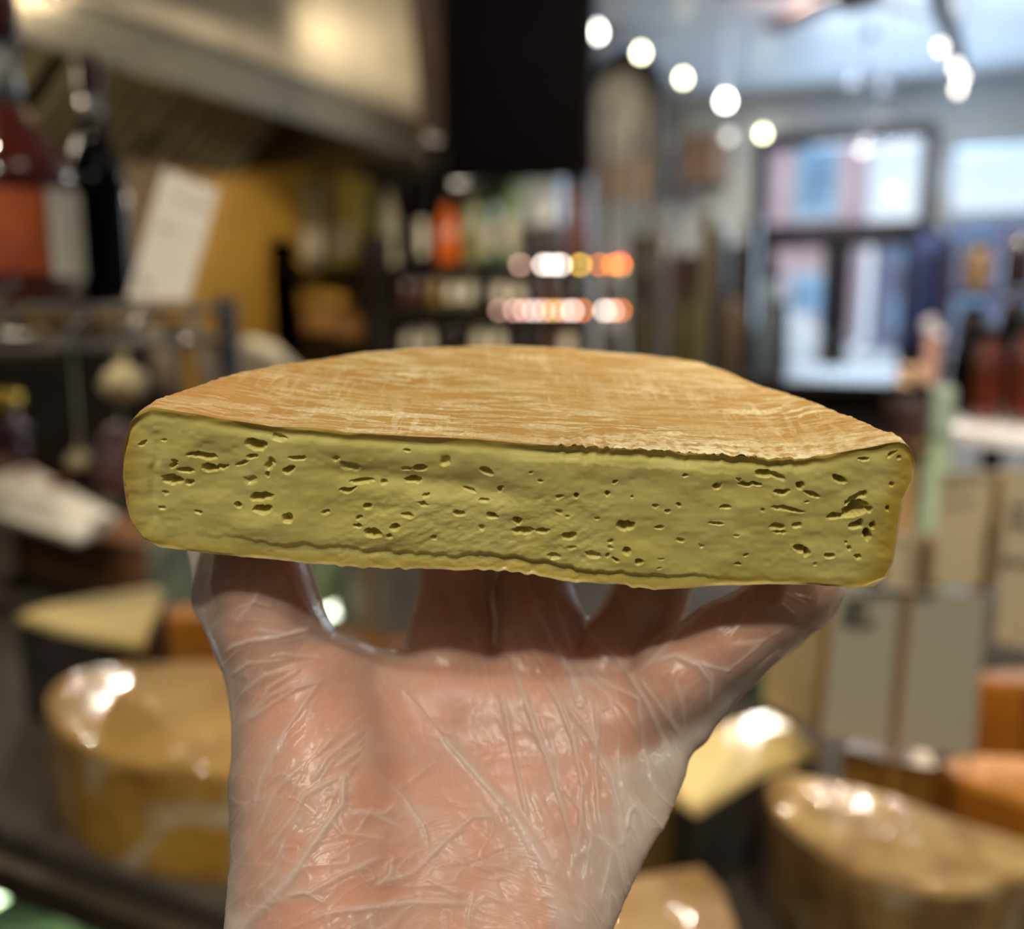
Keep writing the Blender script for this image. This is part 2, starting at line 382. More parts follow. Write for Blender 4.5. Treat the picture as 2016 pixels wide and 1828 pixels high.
# the cut face with its holes
HOLES = {'A': (3.877, 220, 780, [(390,335,22,7,0,.5),(1100,370,85,38,10,1.1),(1065,462,40,14,0,1),(690,455,115,20,8,.9),(745,548,60,30,15,1.1),(840,540,50,14,-5,.8),(470,525,30,22,0,.7),(475,490,25,10,0,.5),(570,568,65,16,5,.8),(465,640,85,30,12,1.1),(600,662,38,16,0,.7),(990,512,50,12,-15,.6),(1215,500,30,22,30,.5),(1190,600,14,12,0,.6),(1195,540,25,35,0,.4),(1415,465,70,14,0,.8),(1355,562,45,20,-20,1.0),(1060,640,50,30,0,.25),(1140,765,90,28,-5,1.2),(1155,865,65,28,-5,1.5),(968,830,28,16,0,.9),(1345,925,35,32,20,.8),(660,878,28,10,0,.5),(385,850,26,14,0,.3),(410,745,30,14,0,.3),(240,360,30,9,-20,.5),(1900,655,95,14,-3,.9),(1800,715,60,14,-8,.9),(1710,480,25,15,0,.4),(1820,540,75,32,10,.35),(1950,840,30,22,-10,.8),(1630,885,35,12,5,.5),(1890,925,20,10,0,.8),(1880,985,28,12,0,.9),(1980,1035,45,30,0,.9),(1280,320,60,22,10,.5)]),
 'B': (3.877, 700, 840, [(495,320,50,28,0,.8),(390,330,45,12,0,.4),(435,418,65,22,0,1.2),(215,428,28,12,0,.7),(60,420,60,12,-3,.6),(680,270,35,40,20,.35),(1000,340,52,22,20,.8),(1110,485,16,22,0,.8),(540,530,25,12,10,.6),(520,585,40,12,10,.8),(870,495,55,10,12,.6),(785,655,40,14,25,.9),(90,605,30,18,-10,.9),(395,670,45,12,5,.7),(300,760,32,22,10,1),(270,825,22,10,0,.8),(140,805,60,24,0,1),(25,695,20,9,0,.7),(20,750,22,12,0,.9),(600,840,20,16,0,.5),(1045,675,42,20,15,1.3),(960,765,20,22,0,.5),(1240,715,32,24,0,1.2),(1280,795,80,28,0,.9),(1430,795,58,20,-5,.8),(1640,830,55,24,-8,.9),(1560,540,28,12,-10,.6),(1690,528,14,14,0,1.5),(1925,510,16,14,0,1.5),(1980,425,22,14,-45,.8),(1335,350,14,9,0,.5),(1410,415,12,10,0,.8),(1550,650,22,12,0,.5),(1620,685,16,8,0,.5),(1515,995,60,18,5,.5),(1815,975,60,22,10,.5),(1650,920,32,12,0,.4),(1925,980,16,12,0,.5),(1985,1012,14,12,0,.8),(1850,695,20,9,0,.4),(985,570,35,10,0,.5),(1945,870,22,9,-15,.6),(395,187,25,9,0,.5)]),
 'C': (5.897, 1180, 860, [(300,1030,100,55,-5,1.3),(985,440,32,16,0,.8),(1370,575,50,32,-10,.9),(1720,548,100,20,3,1.3),(1620,495,50,10,25,.5),(920,780,36,18,0,1.4),(790,868,30,18,0,.9),(655,808,32,14,-5,.6),(1460,812,65,18,5,.9),(695,1050,55,14,-8,.8),(1345,1000,85,14,0,.8),(940,1195,38,12,0,.6),(318,1325,46,34,0,1.0),(460,1438,42,34,15,.9),(190,1420,30,16,0,.8),(98,1370,20,14,0,.6),(120,1205,38,14,-20,.6),(125,1280,30,10,0,.4),(1615,1475,42,12,0,.8),(1690,1368,26,10,-10,.6),(725,1410,34,12,0,.3),(700,1530,26,8,0,.4),(185,530,18,36,45,.6),(375,690,14,12,0,.5),(1590,1135,35,12,0,.3),(1175,1260,28,14,0,.3)]),
 'D': (5.538, 1480, 840, [(140,505,100,34,8,1.3),(280,545,90,22,18,.8),(325,712,82,26,3,1.5),(955,570,80,34,22,1.3),(525,640,28,40,-35,1.5),(660,725,85,20,20,.9),(390,895,180,18,9,.9),(275,1085,80,28,0,.8),(300,1150,80,10,3,.7),(490,1068,52,22,-3,.7),(1120,900,150,70,-22,1.7),(930,965,110,22,-8,1.2),(1130,780,130,30,-32,.8),(1215,735,30,24,0,1.4),(1275,895,32,32,0,.9),(1480,895,18,20,0,.7),(1140,1080,80,32,-25,1.1),(1185,1065,30,36,0,1.5),(1320,1075,26,38,0,.9),(1260,1180,32,60,-15,1.6),(545,1330,80,34,10,1.6),(600,1370,30,40,30,1.2),(840,1400,56,24,0,1.0),(1160,1422,35,20,15,.9),(1070,1328,24,14,10,.8),(1025,1265,20,12,20,.6),(680,1485,26,12,0,.4),(1220,350,60,16,-8,.9),(1540,300,75,14,-35,.8),(1525,635,16,24,20,.5),(1620,340,26,16,0,.4),(120,905,14,10,0,.6),(280,415,30,16,0,.4),(600,820,30,12,0,.4),(40,620,60,14,8,1.2)])}
NC, NR = 1150, 215
U1 = colu(NC); g = np.linspace(0, 1, NR); g = 0.85 * g + 0.15 * (1 - np.cos(pi * g)) / 2
T1, B1 = Tu(U1), Bu(U1)
Ug = np.repeat(U1[None], NR, 0); Vg = T1[None] + (B1 - T1)[None] * g[:, None]
D = np.zeros_like(Ug)
for key, (sc_, ox, oy, L) in HOLES.items():
    for (hx, hy, a, b, ang, dep) in L:
        cx_, cy_ = ox + hx / sc_, oy + hy / sc_; a, b = a / sc_, b / sc_
        i0, i1 = np.searchsorted(U1, (cx_ - 3 * a - 8, cx_ + 3 * a + 8))
        uu = Ug[:, i0:i1]; vv = Vg[:, i0:i1]
        wu = uu + 1.6 * noise(uu / 6, vv / 6, seed=21) + 2.2 * noise(uu / 14, vv / 14, seed=22)
        wv = vv + 1.6 * noise(uu / 6, vv / 6, seed=23) + 2.2 * noise(uu / 14, vv / 14, seed=24)
        ca, sa = cos(radians(ang)), sin(radians(ang))
        x = (wu - cx_) * ca + (wv - cy_) * sa; y = -(wu - cx_) * sa + (wv - cy_) * ca
        x = x / (a + 1.2); y = y / (b + 1.6)
        r = np.sqrt(x * x + y * y)
        lo = np.where(y > 0, 0.25, 0.62)     # walls steep above, sloping below
        f = sst(1.12, 1.0, r) * 0.0 + np.clip((1.08 - r) / (1.08 - lo), 0, 1)
        f = f * f * (3 - 2 * f)
        D[:, i0:i1] = np.maximum(D[:, i0:i1], f * dep * min(36, 1.8 * b + 9))
        lip = np.exp(-((r - 1.25) / 0.18) ** 2) * 0.8 * min(dep, 1)
        D[:, i0:i1] -= lip * (D[:, i0:i1] < 0.5)
eT = Vg - T1[None]; eB = B1[None] - Vg; eL = Ug - 242; eR = 1801 - Ug - np.interp(Vg, [915, 948, 989, 1051, 1105, 1137, 1157], [0, 4, 23, 33, 42, 56, 110])
edge = np.minimum(np.minimum(eT, eB), np.minimum(eL, eR)); keep = sst(0, 6, edge)
# groove below the rind, and the smeared ledge above it
gr = 7.5 * np.exp(-((eT - 15) / 9) ** 2) * (0.35 + 0.65 * sst(940, 1060, Ug) * sst(1640, 1560, Ug) + 0.35 * sst(430, 500, Ug) * sst(940, 860, Ug))
ledge = -2.6 * sst(26, 36, eT + 4 * noise(Ug / 40, Ug * 0, seed=31)) * sst(75, 40, eT) * sst(960, 1040, Ug) * sst(1500, 1420, Ug)
# torn flap of paste along the lower rind
lowline = np.interp(Ug, [240, 330, 400, 500, 600, 700, 800, 900, 980, 1060, 1160, 1210, 1290, 1400, 1500, 1801], [1052, 1052, 1050, 1062, 1072, 1078, 1086, 1092, 1092, 1104, 1122, 1124, 1132, 1134, 1138, 1140]) + 4 * noise(Ug / 30, Ug * 0, seed=33) + 2 * noise(Ug / 9, Ug * 0, seed=34)
q = Vg - lowline
amp = np.interp(Ug, [240, 380, 480, 640, 900, 980, 1160, 1230, 1350, 1450, 1800], [0, 0.5, 3, 5, 8, 12, 12, 8, 6, 2, 0])
flap = 0.7 * amp * (np.where(q > -2, np.exp(-(q / 20) ** 2) * sst(-2, 6, q), -0.30 * np.exp(-(q / 30) ** 2) * sst(0, -5, q)))
tr = 10 * np.exp(-((Vg - np.interp(Ug, [500, 700, 850, 1000, 1100], [905, 935, 950, 970, 985])) / 22) ** 2) * sst(560, 720, Ug) * sst(1090, 960, Ug)
lt = 4 * np.exp(-((Ug - 305 - 6 * noise(Vg / 30, Vg * 0, seed=41)) / 9) ** 2) * sst(850, 890, Vg) * sst(1050, 1000, Vg)
bul = -6 * np.exp(-(((Ug - 520) / 60) ** 2 + ((Vg - 1030) / 26) ** 2)) - 5 * np.exp(-(((Ug - 780) / 110) ** 2 + ((Vg - 1045) / 30) ** 2))
rough = sst(600, 760, Ug) * sst(1260, 1120, Ug) * sst(930, 1000, Vg)
low = 3.2 * noise(Ug / 85, Vg / 50, seed=51) + 1.3 * noise(Ug / 34, Vg / 20, seed=52) + 0.45 * noise(Ug / 14, Vg / 9, seed=53)
diag = noise((Ug - Vg * 1.2) / 34 + 1.2 * noise(Ug / 60, Vg / 60, seed=55), (Ug * 0.5 + Vg) / 9, seed=54)
low = low + rough * (0.7 * diag + 0.6 * fbm(Ug / 13, Vg / 8, seed=56))
D = (D + gr + ledge + flap + tr + lt + bul + low) * keep
hx_, hh_ = face_xy(Ug, Vg)
P = np.stack([hx_, D * Z0 / F, hh_], -1)
me = npmesh('cut_face', P.reshape(-1, 3) * S, gridfaces(NR, NC)[:, ::-1])
rim = np.maximum.reduce([1 - sst(0, 22, eT) , 0.7 * (1 - sst(6, 30, eB)), 0.85 * (1 - sst(4, 60, eL)), 1.1 * (1 - sst(0, 75, eR))])
attr(me, 'rim', np.clip(rim, 0, 1).ravel() * 0.9)
attr(me, 'skin_line', (np.maximum(1 - sst(1.5, 4, eB + 1.5 * noise(Ug / 12, Vg / 5, seed=77)), (1 - sst(2, 5, eR)) * sst(890, 940, Vg))).ravel() * .8)
o = link('cut_face', me, PM, cheese); o['label'] = 'yellow cut face full of small holes'

# ================================================================ THE HAND AND ITS GLOVE
def pc(px, py, z): return unp(px, py, z)
class Field:
    def __init__(s, lo, hi, h):
        s.lo = np.array(lo); s.h = h; s.n = np.ceil((np.array(hi) - lo) / h).astype(int) + 1
        s.v = np.full(s.n, 1.0, np.float32)
    def ax(s, i, a, b): return (s.lo[i] + s.h * np.arange(a, b)).astype(np.float32)
    def cone(s, A, ra, B, rb, k=0.006, tgt=None):
        v = s.v if tgt is None else tgt
        A = np.array(A, float); B = np.array(B, float); m = max(ra, rb) + 0.016
        i0 = np.clip(((np.minimum(A, B) - m - s.lo) / s.h).astype(int), 0, s.n); i1 = np.clip(((np.maximum(A, B) + m - s.lo) / s.h).astype(int) + 2, 0, s.n)
        if (i1 <= i0).any(): return
        X = s.ax(0, i0[0], i1[0])[:, None, None]; Y = s.ax(1, i0[1], i1[1])[None, :, None]; Z = s.ax(2, i0[2], i1[2])[None, None]
        d = B - A; L2 = float(d @ d) + 1e-12
        t = np.clip(((X - A[0]) * d[0] + (Y - A[1]) * d[1] + (Z - A[2]) * d[2]) / L2, 0, 1)
        q = np.sqrt((X - A[0] - t * d[0]) ** 2 + (Y - A[1] - t * d[1]) ** 2 + (Z - A[2] - t * d[2]) ** 2) - (ra + (rb - ra) * t)
        sl = tuple(slice(a, b) for a, b in zip(i0, i1)); w = v[sl]
        hh = np.clip(0.5 + 0.5 * (w - q) / k, 0, 1)
        v[sl] = w + (q - w) * hh - k * hh * (1 - hh)
def surface_nets(v, lo, h):
    s = v < 0
    n = v.shape
    c = [v[i:n[0] - 1 + i, j:n[1] - 1 + j, k:n[2] - 1 + k] for i in (0, 1) for j in (0, 1) for k in (0, 1)]
    cs = np.stack([q < 0 for q in c], 0).sum(0)
    act = (cs > 0) & (cs < 8); idx = -np.ones(act.shape, np.int64); ii = np.argwhere(act); idx[act] = np.arange(len(ii))
    cv = np.stack([q[act] for q in c], -1)
    off = np.array([(i, j, k) for i in (0, 1) for j in (0, 1) for k in (0, 1)], float)
    E = [(a, b) for a in range(8) for b in range(a + 1, 8) if np.abs(off[a] - off[b]).sum() == 1]
    acc = np.zeros((len(ii), 3)); cnt = np.zeros(len(ii))
    for a, b in E:
        va, vb = cv[:, a], cv[:, b]; m = (va < 0) != (vb < 0); t = np.where(m, va / np.where(m, va - vb, 1), 0)
        acc += m[:, None] * (off[a] + (off[b] - off[a]) * t[:, None]); cnt += m
    P = (ii + acc / cnt[:, None]) * h + lo
    Q = []
    for ax in range(3):
        sl0 = [slice(None)] * 3; sl1 = [slice(None)] * 3; sl0[ax] = slice(0, -1); sl1[ax] = slice(1, None)
        ch = s[tuple(sl0)] != s[tuple(sl1)]; o1, o2 = [(1, 2), (2, 0), (0, 1)][ax]
        e = np.argwhere(ch)
        ok = (e[:, o1] > 0) & (e[:, o2] > 0) & (e[:, o1] < n[o1] - 1) & (e[:, o2] < n[o2] - 1); e = e[ok]
        def g(da, db):
            f = e.copy(); f[:, o1] -= da; f[:, o2] -= db; return idx[f[:, 0], f[:, 1], f[:, 2]]
        qd = np.stack([g(1, 1), g(0, 1), g(0, 0), g(1, 0)], -1)
        ins = s[e[:, 0], e[:, 1], e[:, 2]]
        qd[~ins] = qd[~ins][:, ::-1]
        Q.append(qd)
    Q = np.concatenate(Q); Q = Q[(Q >= 0).all(1)]
    return P, Q
def relax(P, Q, it=2, lam=0.5):
    E = np.concatenate([Q[:, [0, 1]], Q[:, [1, 2]], Q[:, [2, 3]], Q[:, [3, 0]]])
    for _ in range(it):
        A = np.zeros_like(P); c = np.zeros(len(P))
        for k in range(3):
            A[:, k] = np.bincount(E[:, 0], P[E[:, 1], k], len(P)) + np.bincount(E[:, 1], P[E[:, 0], k], len(P))
        c = np.bincount(E[:, 0], minlength=len(P)) + np.bincount(E[:, 1], minlength=len(P))
        P = P + lam * (A / np.maximum(c, 1)[:, None] - P)
    return P
def vnormals(P, Q):
    a = np.cross(P[Q[:, 2]] - P[Q[:, 0]], P[Q[:, 3]] - P[Q[:, 1]])
    N = np.zeros_like(P)
    for k in range(3):
        for j in range(4): N[:, k] += np.bincount(Q[:, j], a[:, k], len(P))
    return N / np.maximum(np.linalg.norm(N, axis=1, keepdims=True), 1e-12)
# chains: (px, py, depth, radius in picture pixels)
PALM = [
 [(600,1370,.292,122),(640,1560,.284,150),(660,1750,.272,165),(665,1900,.264,170)],
 [(880,1392,.306,86),(760,1700,.280,112)], [(990,1402,.307,86),(850,1750,.276,112)], [(1100,1412,.304,86),(920,1780,.274,112)],
 [(1180,1430,.300,88),(1130,1600,.288,96),(1050,1800,.274,104),(1000,1900,.266,108)],
 [(705,1362,.300,74),(860,1387,.305,78)], [(1000,1400,.305,80),(1170,1425,.302,80)],
 [(800,1500,.305,120),(880,1750,.282,150)]]
FING = {
 'thumb': [(575,1350,.292,98),(528,1235,.290,84),(505,1140,.290,76),(500,1060,.296,66),(500,1000,.304,58)],
 'index': [(880,1360,.306,74),(892,1240,.312,70),(905,1100,.320,64),(905,980,.332,58)],
 'middle': [(1020,1370,.306,76),(1066,1240,.311,74),(1045,1170,.322,66),(1060,1060,.335,60)],
 'ring': [(1130,1400,.303,74),(1212,1285,.308,66),(1275,1185,.314,60),(1330,1080,.324,56),(1370,980,.334,52)],
 'pinky': [(1210,1450,.297,80),(1335,1335,.291,74),(1430,1262,.288,64),(1520,1207,.288,56),(1585,1160,.292,48),(1600,1080,.300,44)]}
def rr(z, r): return r * z / F
lo = np.array([-0.115, 0.0, 0.205]); hi = np.array([0.125, 0.172, 0.375])
def build_field(h, grow, kf, kp, flaps=()):
    Fd = Field(lo, hi, h)
    for ch in PALM:
        for a, b in zip(ch[:-1], ch[1:]):
            Fd.cone(pc(*a[:3]), rr(a[2], a[3]) + grow, pc(*b[:3]), rr(b[2], b[3]) + grow, kp)
    # wrist and forearm
    Fd.cone(pc(665, 1900, .264), 0.0245 + grow, (-.050, .185, .215), 0.023 + grow, kp); Fd.cone(pc(1000, 1900, .266), 0.017 + grow, (-.006, .185, .217), 0.018 + grow, kp)
    Fd.cone(pc(830, 1900, .268), 0.021 + grow, (-.028, .185, .219), 0.021 + grow, kp)
    palm = Fd.v.copy(); res = palm.copy()
    for nm, ch in FING.items():
        t = palm.copy()
        for a, b in zip(ch[:-1], ch[1:]):
            Fd.cone(pc(*a[:3]), rr(a[2], a[3]) + grow, pc(*b[:3]), rr(b[2], b[3]) + grow, kf, t)
        hh = np.clip(0.5 + 0.5 * (res - t) / 0.0018, 0, 1)
        res = res + (t - res) * hh - 0.0018 * hh * (1 - hh)
    Fd.v = res
    for ch, k in flaps:
        for a, b in zip(ch[:-1], ch[1:]):
            Fd.cone(pc(*a[:3]), rr(a[2], a[3]), pc(*b[:3]), rr(b[2], b[3]), k)
    return Fd
def clamp_under(Fd, gap):
    X, Y, Z = np.meshgrid(*[Fd.ax(i, 0, Fd.n[i]) - O0[i] for i in range(3)], indexing='ij', sparse=True)
    x = X * Xc[0] + Y * Xc[1] + Z * Xc[2]; d = X * Dc[0] + Y * Dc[1] + Z * Dc[2]; h = X * Uc[0] + Y * Uc[1] + Z * Uc[2]
    bb = np.interp(x, fx, fB); w = sst(0, 0.02, d)
    hb = bb * (1 - w) + HB * w
    hb = np.minimum(hb, HB + 0.0)
    Fd.v = np.maximum(Fd.v, np.where(d > -0.004, h - hb + gap, -1).astype(np.float32))
FLAPS = [
 ([(404,1085,.297,34),(424,1180,.292,30),(470,1275,.288,28)], .008), ([(476,1340,.285,16),(488,1450,.280,16)], .006),
 ([(1604,1150,.295,36),(1583,1193,.290,18),(1535,1234,.288,16),(1484,1272,.289,18),(1456,1318,.290,16),(1402,1378,.290,18),(1366,1410,.289,14),(1358,1440,.288,14),(1318,1480,.286,14)], .009),
 ([(1308,1512,.284,18),(1296,1560,.281,18),(1274,1606,.279,18),(1248,1628,.277,17),(1218,1655,.275,16),(1204,1705,.273,18),(1170,1768,.268,24),(1110,1840,.262,34)], .009), ([(1308,1512,.284,14),(1220,1560,.282,30),(1190,1650,.276,40),(1130,1780,.268,50)], .012),
 ([(500,1745,.262,26),(490,1820,.256,30)], .008),
 ([(604,1110,.296,8),(645,1240,.296,7)], .003)]
G1 = build_field(0.00085, 0.0, .006, .010)
clamp_under(G1, 0.0016)
Ps, Qs = surface_nets(G1.v, G1.lo, G1.h); Ps = relax(Ps, Qs, 3)
def crease(P, lines, width_scale=1.0):
    """height of folds along polylines given in the view plane of the palm"""
    u = P[:, 0] / P[:, 2] * F + CX; v = P[:, 1] / P[:, 2] * F + CY
    out = np.zeros(len(P)); 
    for pts, wd, am in lines:
        best = np.full(len(P), 1e9); tt = np.zeros(len(P)); L = 0; seg = []
        for a, b in zip(pts[:-1], pts[1:]): seg.append(math.hypot(b[0] - a[0], b[1] - a[1]))
        tot = sum(seg); xs = [p[0] for p in pts]; ys = [p[1] for p in pts]
        sel = np.where((u > min(xs) - 45) & (u < max(xs) + 45) & (v > min(ys) - 45) & (v < max(ys) + 45))[0]
        bu, bv = u[sel], v[sel]; bb = np.full(len(sel), 1e9); bt = np.zeros(len(sel))
        for (a, b), sg in zip(zip(pts[:-1], pts[1:]), seg):
            t = np.clip(((bu - a[0]) * (b[0] - a[0]) + (bv - a[1]) * (b[1] - a[1])) / sg ** 2, 0, 1)
            dd = np.hypot(bu - a[0] - t * (b[0] - a[0]), bv - a[1] - t * (b[1] - a[1]))
            m = dd < bb; bb[m] = dd[m]; bt[m] = (L + t[m] * sg) / tot; L += sg
        w0, w1 = wd if isinstance(wd, tuple) else (wd, wd)
        w = (w0 + (w1 - w0) * bt) * width_scale
        tp = np.minimum(1, np.minimum(bt, 1 - bt) * 6 + (0.15 if not isinstance(wd, tuple) else 0.6))
        out[sel] = out[sel] + am * tp * np.exp(-(bb / w) ** 2)
    return out
LINES = [
 ([(788,1351),(883,1465),(914,1496)], 4, .5),
 ([(880,1458),(914,1496),(972,1560),(1016,1612),(1050,1667),(1079,1719),(1096,1762),(1112,1840)], (7,22), 1.5),
 ([(987,1358),(1010,1479),(1039,1612)], 5, .9), ([(1013,1311),(1050,1421),(1085,1517),(1108,1589),(1131,1676)], 5, 1.0),
 ([(1062,1317),(1102,1387),(1131,1462),(1146,1546),(1143,1618),(1131,1705)], 5, 1.0), ([(1120,1300),(1137,1392)], 4, .8),
 ([(1137,1311),(1183,1358),(1224,1392),(1255,1439)], 4, .8), ([(1160,1317),(1206,1352),(1258,1375),(1258,1421)], 4, .8),
 ([(1114,1387),(1160,1444),(1200,1520),(1224,1603),(1227,1661)], 5, 1.1), ([(1172,1372),(1177,1444),(1172,1502),(1177,1589),(1190,1660)], 4, .9),
 ([(1218,1439),(1218,1502),(1229,1560),(1262,1610)], 4, .8), ([(1258,1381),(1270,1488),(1290,1560)], 4, .8),
 ([(1200,1280),(1240,1330),(1276,1387),(1310,1462),(1328,1499)], 5, 1.1), ([(1258,1332),(1305,1395),(1342,1450)], 5, 1.0),
 ([(1090,1140),(1110,1240),(1137,1311)], 4, .7), ([(1040,1150),(1075,1230),(1110,1300),(1160,1400)], 4, .8), ([(985,1180),(1010,1300),(1030,1400)], 4, .6),
 ([(1150,1228),(1190,1275),(1240,1310)], 4, .8), ([(1175,1600),(1205,1680),(1180,1780)], 4, .8), ([(1150,1540),(1165,1640),(1150,1740)], 4, .8),
 ([(1262,1610),(1250,1585),(1240,1600),(1233,1640)], 4, 1.0), ([(1075,1420),(1100,1500),(1090,1560)], 4, .6),
 # thumb
 ([(438,1290),(459,1272),(490,1262),(550,1254),(608,1240)], 5, 1.3), ([(470,1196),(500,1185),(536,1194)], 4, .8), ([(515,1150),(500,1185),(460,1230)], 4, .7),
 ([(608,1240),(560,1248),(500,1240)], 4, .6), ([(520,1295),(560,1288),(640,1295)], 4, .8), ([(455,1330),(490,1305),(560,1300)], 4, .9), ([(470,1370),(520,1330),(590,1312)], 5, .9),
 ([(560,1110),(590,1170),(622,1230)], 3, .5), ([(480,1420),(530,1370),(600,1340)], 4, .8),
 # left half of the palm
 ([(636,1332),(560,1440),(513,1535),(498,1610)], 5, .9), ([(592,1316),(528,1354),(519,1376)], 4, .8), ([(712,1436),(642,1493),(617,1538)], 5, 1.0), ([(661,1446),(623,1487)], 4, .9),
 ([(715,1471),(661,1509)], 4, .8), ([(484,1420),(582,1355),(636,1338)], 4, .8), ([(677,1522),(598,1566),(576,1610),(520,1680)], 5, .9),
 ([(677,1528),(674,1582),(617,1661),(566,1737),(500,1800),(462,1840)], (5,9), 1.4), ([(750,1686),(668,1724),(611,1756),(560,1760)], 5, .9),
 ([(977,1607),(930,1607),(876,1655),(813,1718),(731,1743)], 5, 1.0), ([(914,1778),(819,1775),(661,1794),(600,1810)], 5, 1.1), ([(933,1753),(921,1807),(925,1830)], 4, .8),
 ([(908,1762),(835,1727)], 5, .9), ([(769,1547),(797,1573),(835,1629),(845,1670)], 4, 1.0), ([(780,1582),(756,1601),(693,1595)], 4, .9), ([(864,1493),(797,1544)], 4, .6),
 ([(677,1600),(740,1605),(790,1630)], 4, .8), ([(650,1610),(672,1640),(760,1650)], 4, .6), ([(775,1680),(770,1720),(740,1745)], 4, .9), ([(815,1577),(880,1582),(925,1590)], 4, -.7),
 ([(880,1715),(960,1690),(1000,1670)], 4, -.7), ([(565,1764),(600,1756),(640,1778)], 4, .9), ([(645,1800),(650,1835)], 6, .8), ([(690,1800),(700,1835)], 6, .8), ([(727,1795),(735,1835)], 6, .8),
 ([(600,1500),(540,1560),(505,1640)], 5, .8), ([(560,1650),(540,1720),(500,1760)], 5, .8), ([(700,1640),(735,1585)], 4, .7), ([(980,1730),(1000,1780),(1040,1830)], 4, -.5),
 ([(860,1540),(900,1600),(1000,1700)], 6, -.4), ([(735,1330),(790,1420),(830,1500)], 5, .3), ([(875,1800),(880,1835)], 6, .6),
 # little finger
 ([(1290,1300),(1330,1290),(1375,1310),(1402,1345)], 5, 1.3), ([(1330,1340),(1345,1390),(1350,1440)], 4, .8), ([(1310,1370),(1330,1440)], 4, .7), ([(1375,1305),(1410,1315),(1440,1320)], 4, .9),
 ([(1500,1200),(1540,1190),(1570,1215)], 4, .8), ([(1440,1270),(1500,1262),(1545,1235)], 5, .8), ([(1400,1260),(1450,1225),(1520,1200)], 4, -.4), ([(1380,1300),(1402,1330),(1398,1388)], 4, .8),
 ([(1560,1170),(1600,1180)], 3, .7), ([(1540,1165),(1590,1190)], 3, .6), ([(1420,1330),(1470,1290),(1500,1265)], 4, .7),
 ([(1262,1326),(1330,1250),(1430,1165)], 5, 1.0),
]
def skinmat():
    m = bpy.data.materials.new('skin'); m.use_nodes = True; n = m.node_tree.nodes; l = m.node_tree.links; b = n['Principled BSDF']
    t = n.new('ShaderNodeTexCoord'); z = n.new('ShaderNodeTexNoise'); z.inputs['Scale'].default_value = 38; z.inputs['Detail'].default_value = 4
    l.new(t.outputs['Object'], z.inputs['Vector']); r = n.new('ShaderNodeValToRGB'); e = r.color_ramp.elements
    e[0].position = .3; e[0].color = (*lin((222, 146, 108)), 1); e[1].position = .7; e[1].color = (*lin((236, 170, 130)), 1)
    l.new(z.outputs['Fac'], r.inputs['Fac']); l.new(r.outputs['Color'], b.inputs['Base Color'])
    b.inputs['Roughness'].default_value = .5; b.inputs['Subsurface Weight'].default_value = .25; b.inputs['Subsurface Scale'].default_value = .004; b.inputs['Subsurface Radius'].default_value = (1, .35, .2)
    return m
def glovemat():
    m = bpy.data.materials.new('clear_vinyl'); m.use_nodes = True; n = m.node_tree.nodes; l = m.node_tree.links
    n.remove(n['Principled BSDF']); out = n['Material Output']
    t = n.new('ShaderNodeTexCoord'); z = n.new('ShaderNodeTexNoise'); z.inputs['Scale'].default_value = 60; z.inputs['Detail'].default_value = 5; z.inputs['Distortion'].default_value = 1.2
    l.new(t.outputs['Object'], z.inputs['Vector'])
    bp = n.new('ShaderNodeBump'); bp.inputs['Strength'].default_value = .14; bp.inputs['Distance'].default_value = .004; l.new(z.outputs['Fac'], bp.inputs['Height'])
    a = n.new('ShaderNodeAttribute'); a.attribute_name = 'fold'
    fr = n.new('ShaderNodeLayerWeight'); fr.inputs['Blend'].default_value = .32; l.new(bp.outputs['Normal'], fr.inputs['Normal'])
    def math_(op, x, y, c=True):
        q = n.new('ShaderNodeMath'); q.operation = op; q.use_clamp = c
        for i, s in enumerate((x, y)):
            if isinstance(s, (int, float)): q.inputs[i].default_value = s
            else: l.new(s, q.inputs[i])
        return q.outputs[0]
    op = math_('ADD', math_('ADD', math_('MULTIPLY', a.outputs['Fac'],   .55), .30), math_('MULTIPLY', fr.outputs['Facing'], .45))
    op = math_('MINIMUM', op, .88)
    tr = n.new('ShaderNodeBsdfTransparent'); tr.inputs['Color'].default_value = (.97, .95, .92, 1)
    df = n.new('ShaderNodeBsdfDiffuse'); df.inputs['Color'].default_value = (.88, .79, .66, 1); l.new(bp.outputs['Normal'], df.inputs['Normal'])
    tl = n.new('ShaderNodeBsdfTranslucent'); tl.inputs['Color'].default_value = (.90, .82, .68, 1)
    m1 = n.new('ShaderNodeMixShader'); m1.inputs[0].default_value = .4; l.new(df.outputs[0], m1.inputs[1]); l.new(tl.outputs[0], m1.inputs[2])
    m2 = n.new('ShaderNodeMixShader'); l.new(op, m2.inputs[0]); l.new(tr.outputs[0], m2.inputs[1]); l.new(m1.outputs[0], m2.inputs[2])
    gl = n.new('ShaderNodeBsdfGlossy'); gl.inputs['Roughness'].default_value = .27; gl.inputs['Color'].default_value = (1, 1, 1, 1); l.new(bp.outputs['Normal'], gl.inputs['Normal'])
    fn = n.new('ShaderNodeFresnel'); fn.inputs['IOR'].default_value = 1.4; l.new(bp.outputs['Normal'], fn.inputs['Normal'])
    m3 = n.new('ShaderNodeMixShader'); l.new(math_('MULTIPLY', fn.outputs[0], .5), m3.inputs[0]); l.new(m2.outputs[0], m3.inputs[1]); l.new(gl.outputs[0], m3.inputs[2])
    l.new(m3.outputs[0], out.inputs['Surface'])
    return m
CMH = Matrix([[RT[i], FW[i], UP[i], CAM[i]] for i in range(3)] + [[0, 0, 0, 1]])   # local x right, y away, z up
def toloc(P): return np.stack([P[:, 0], P[:, 2], -P[:, 1]], -1) * S
PX = np.array(unp(850, 1800, .27))
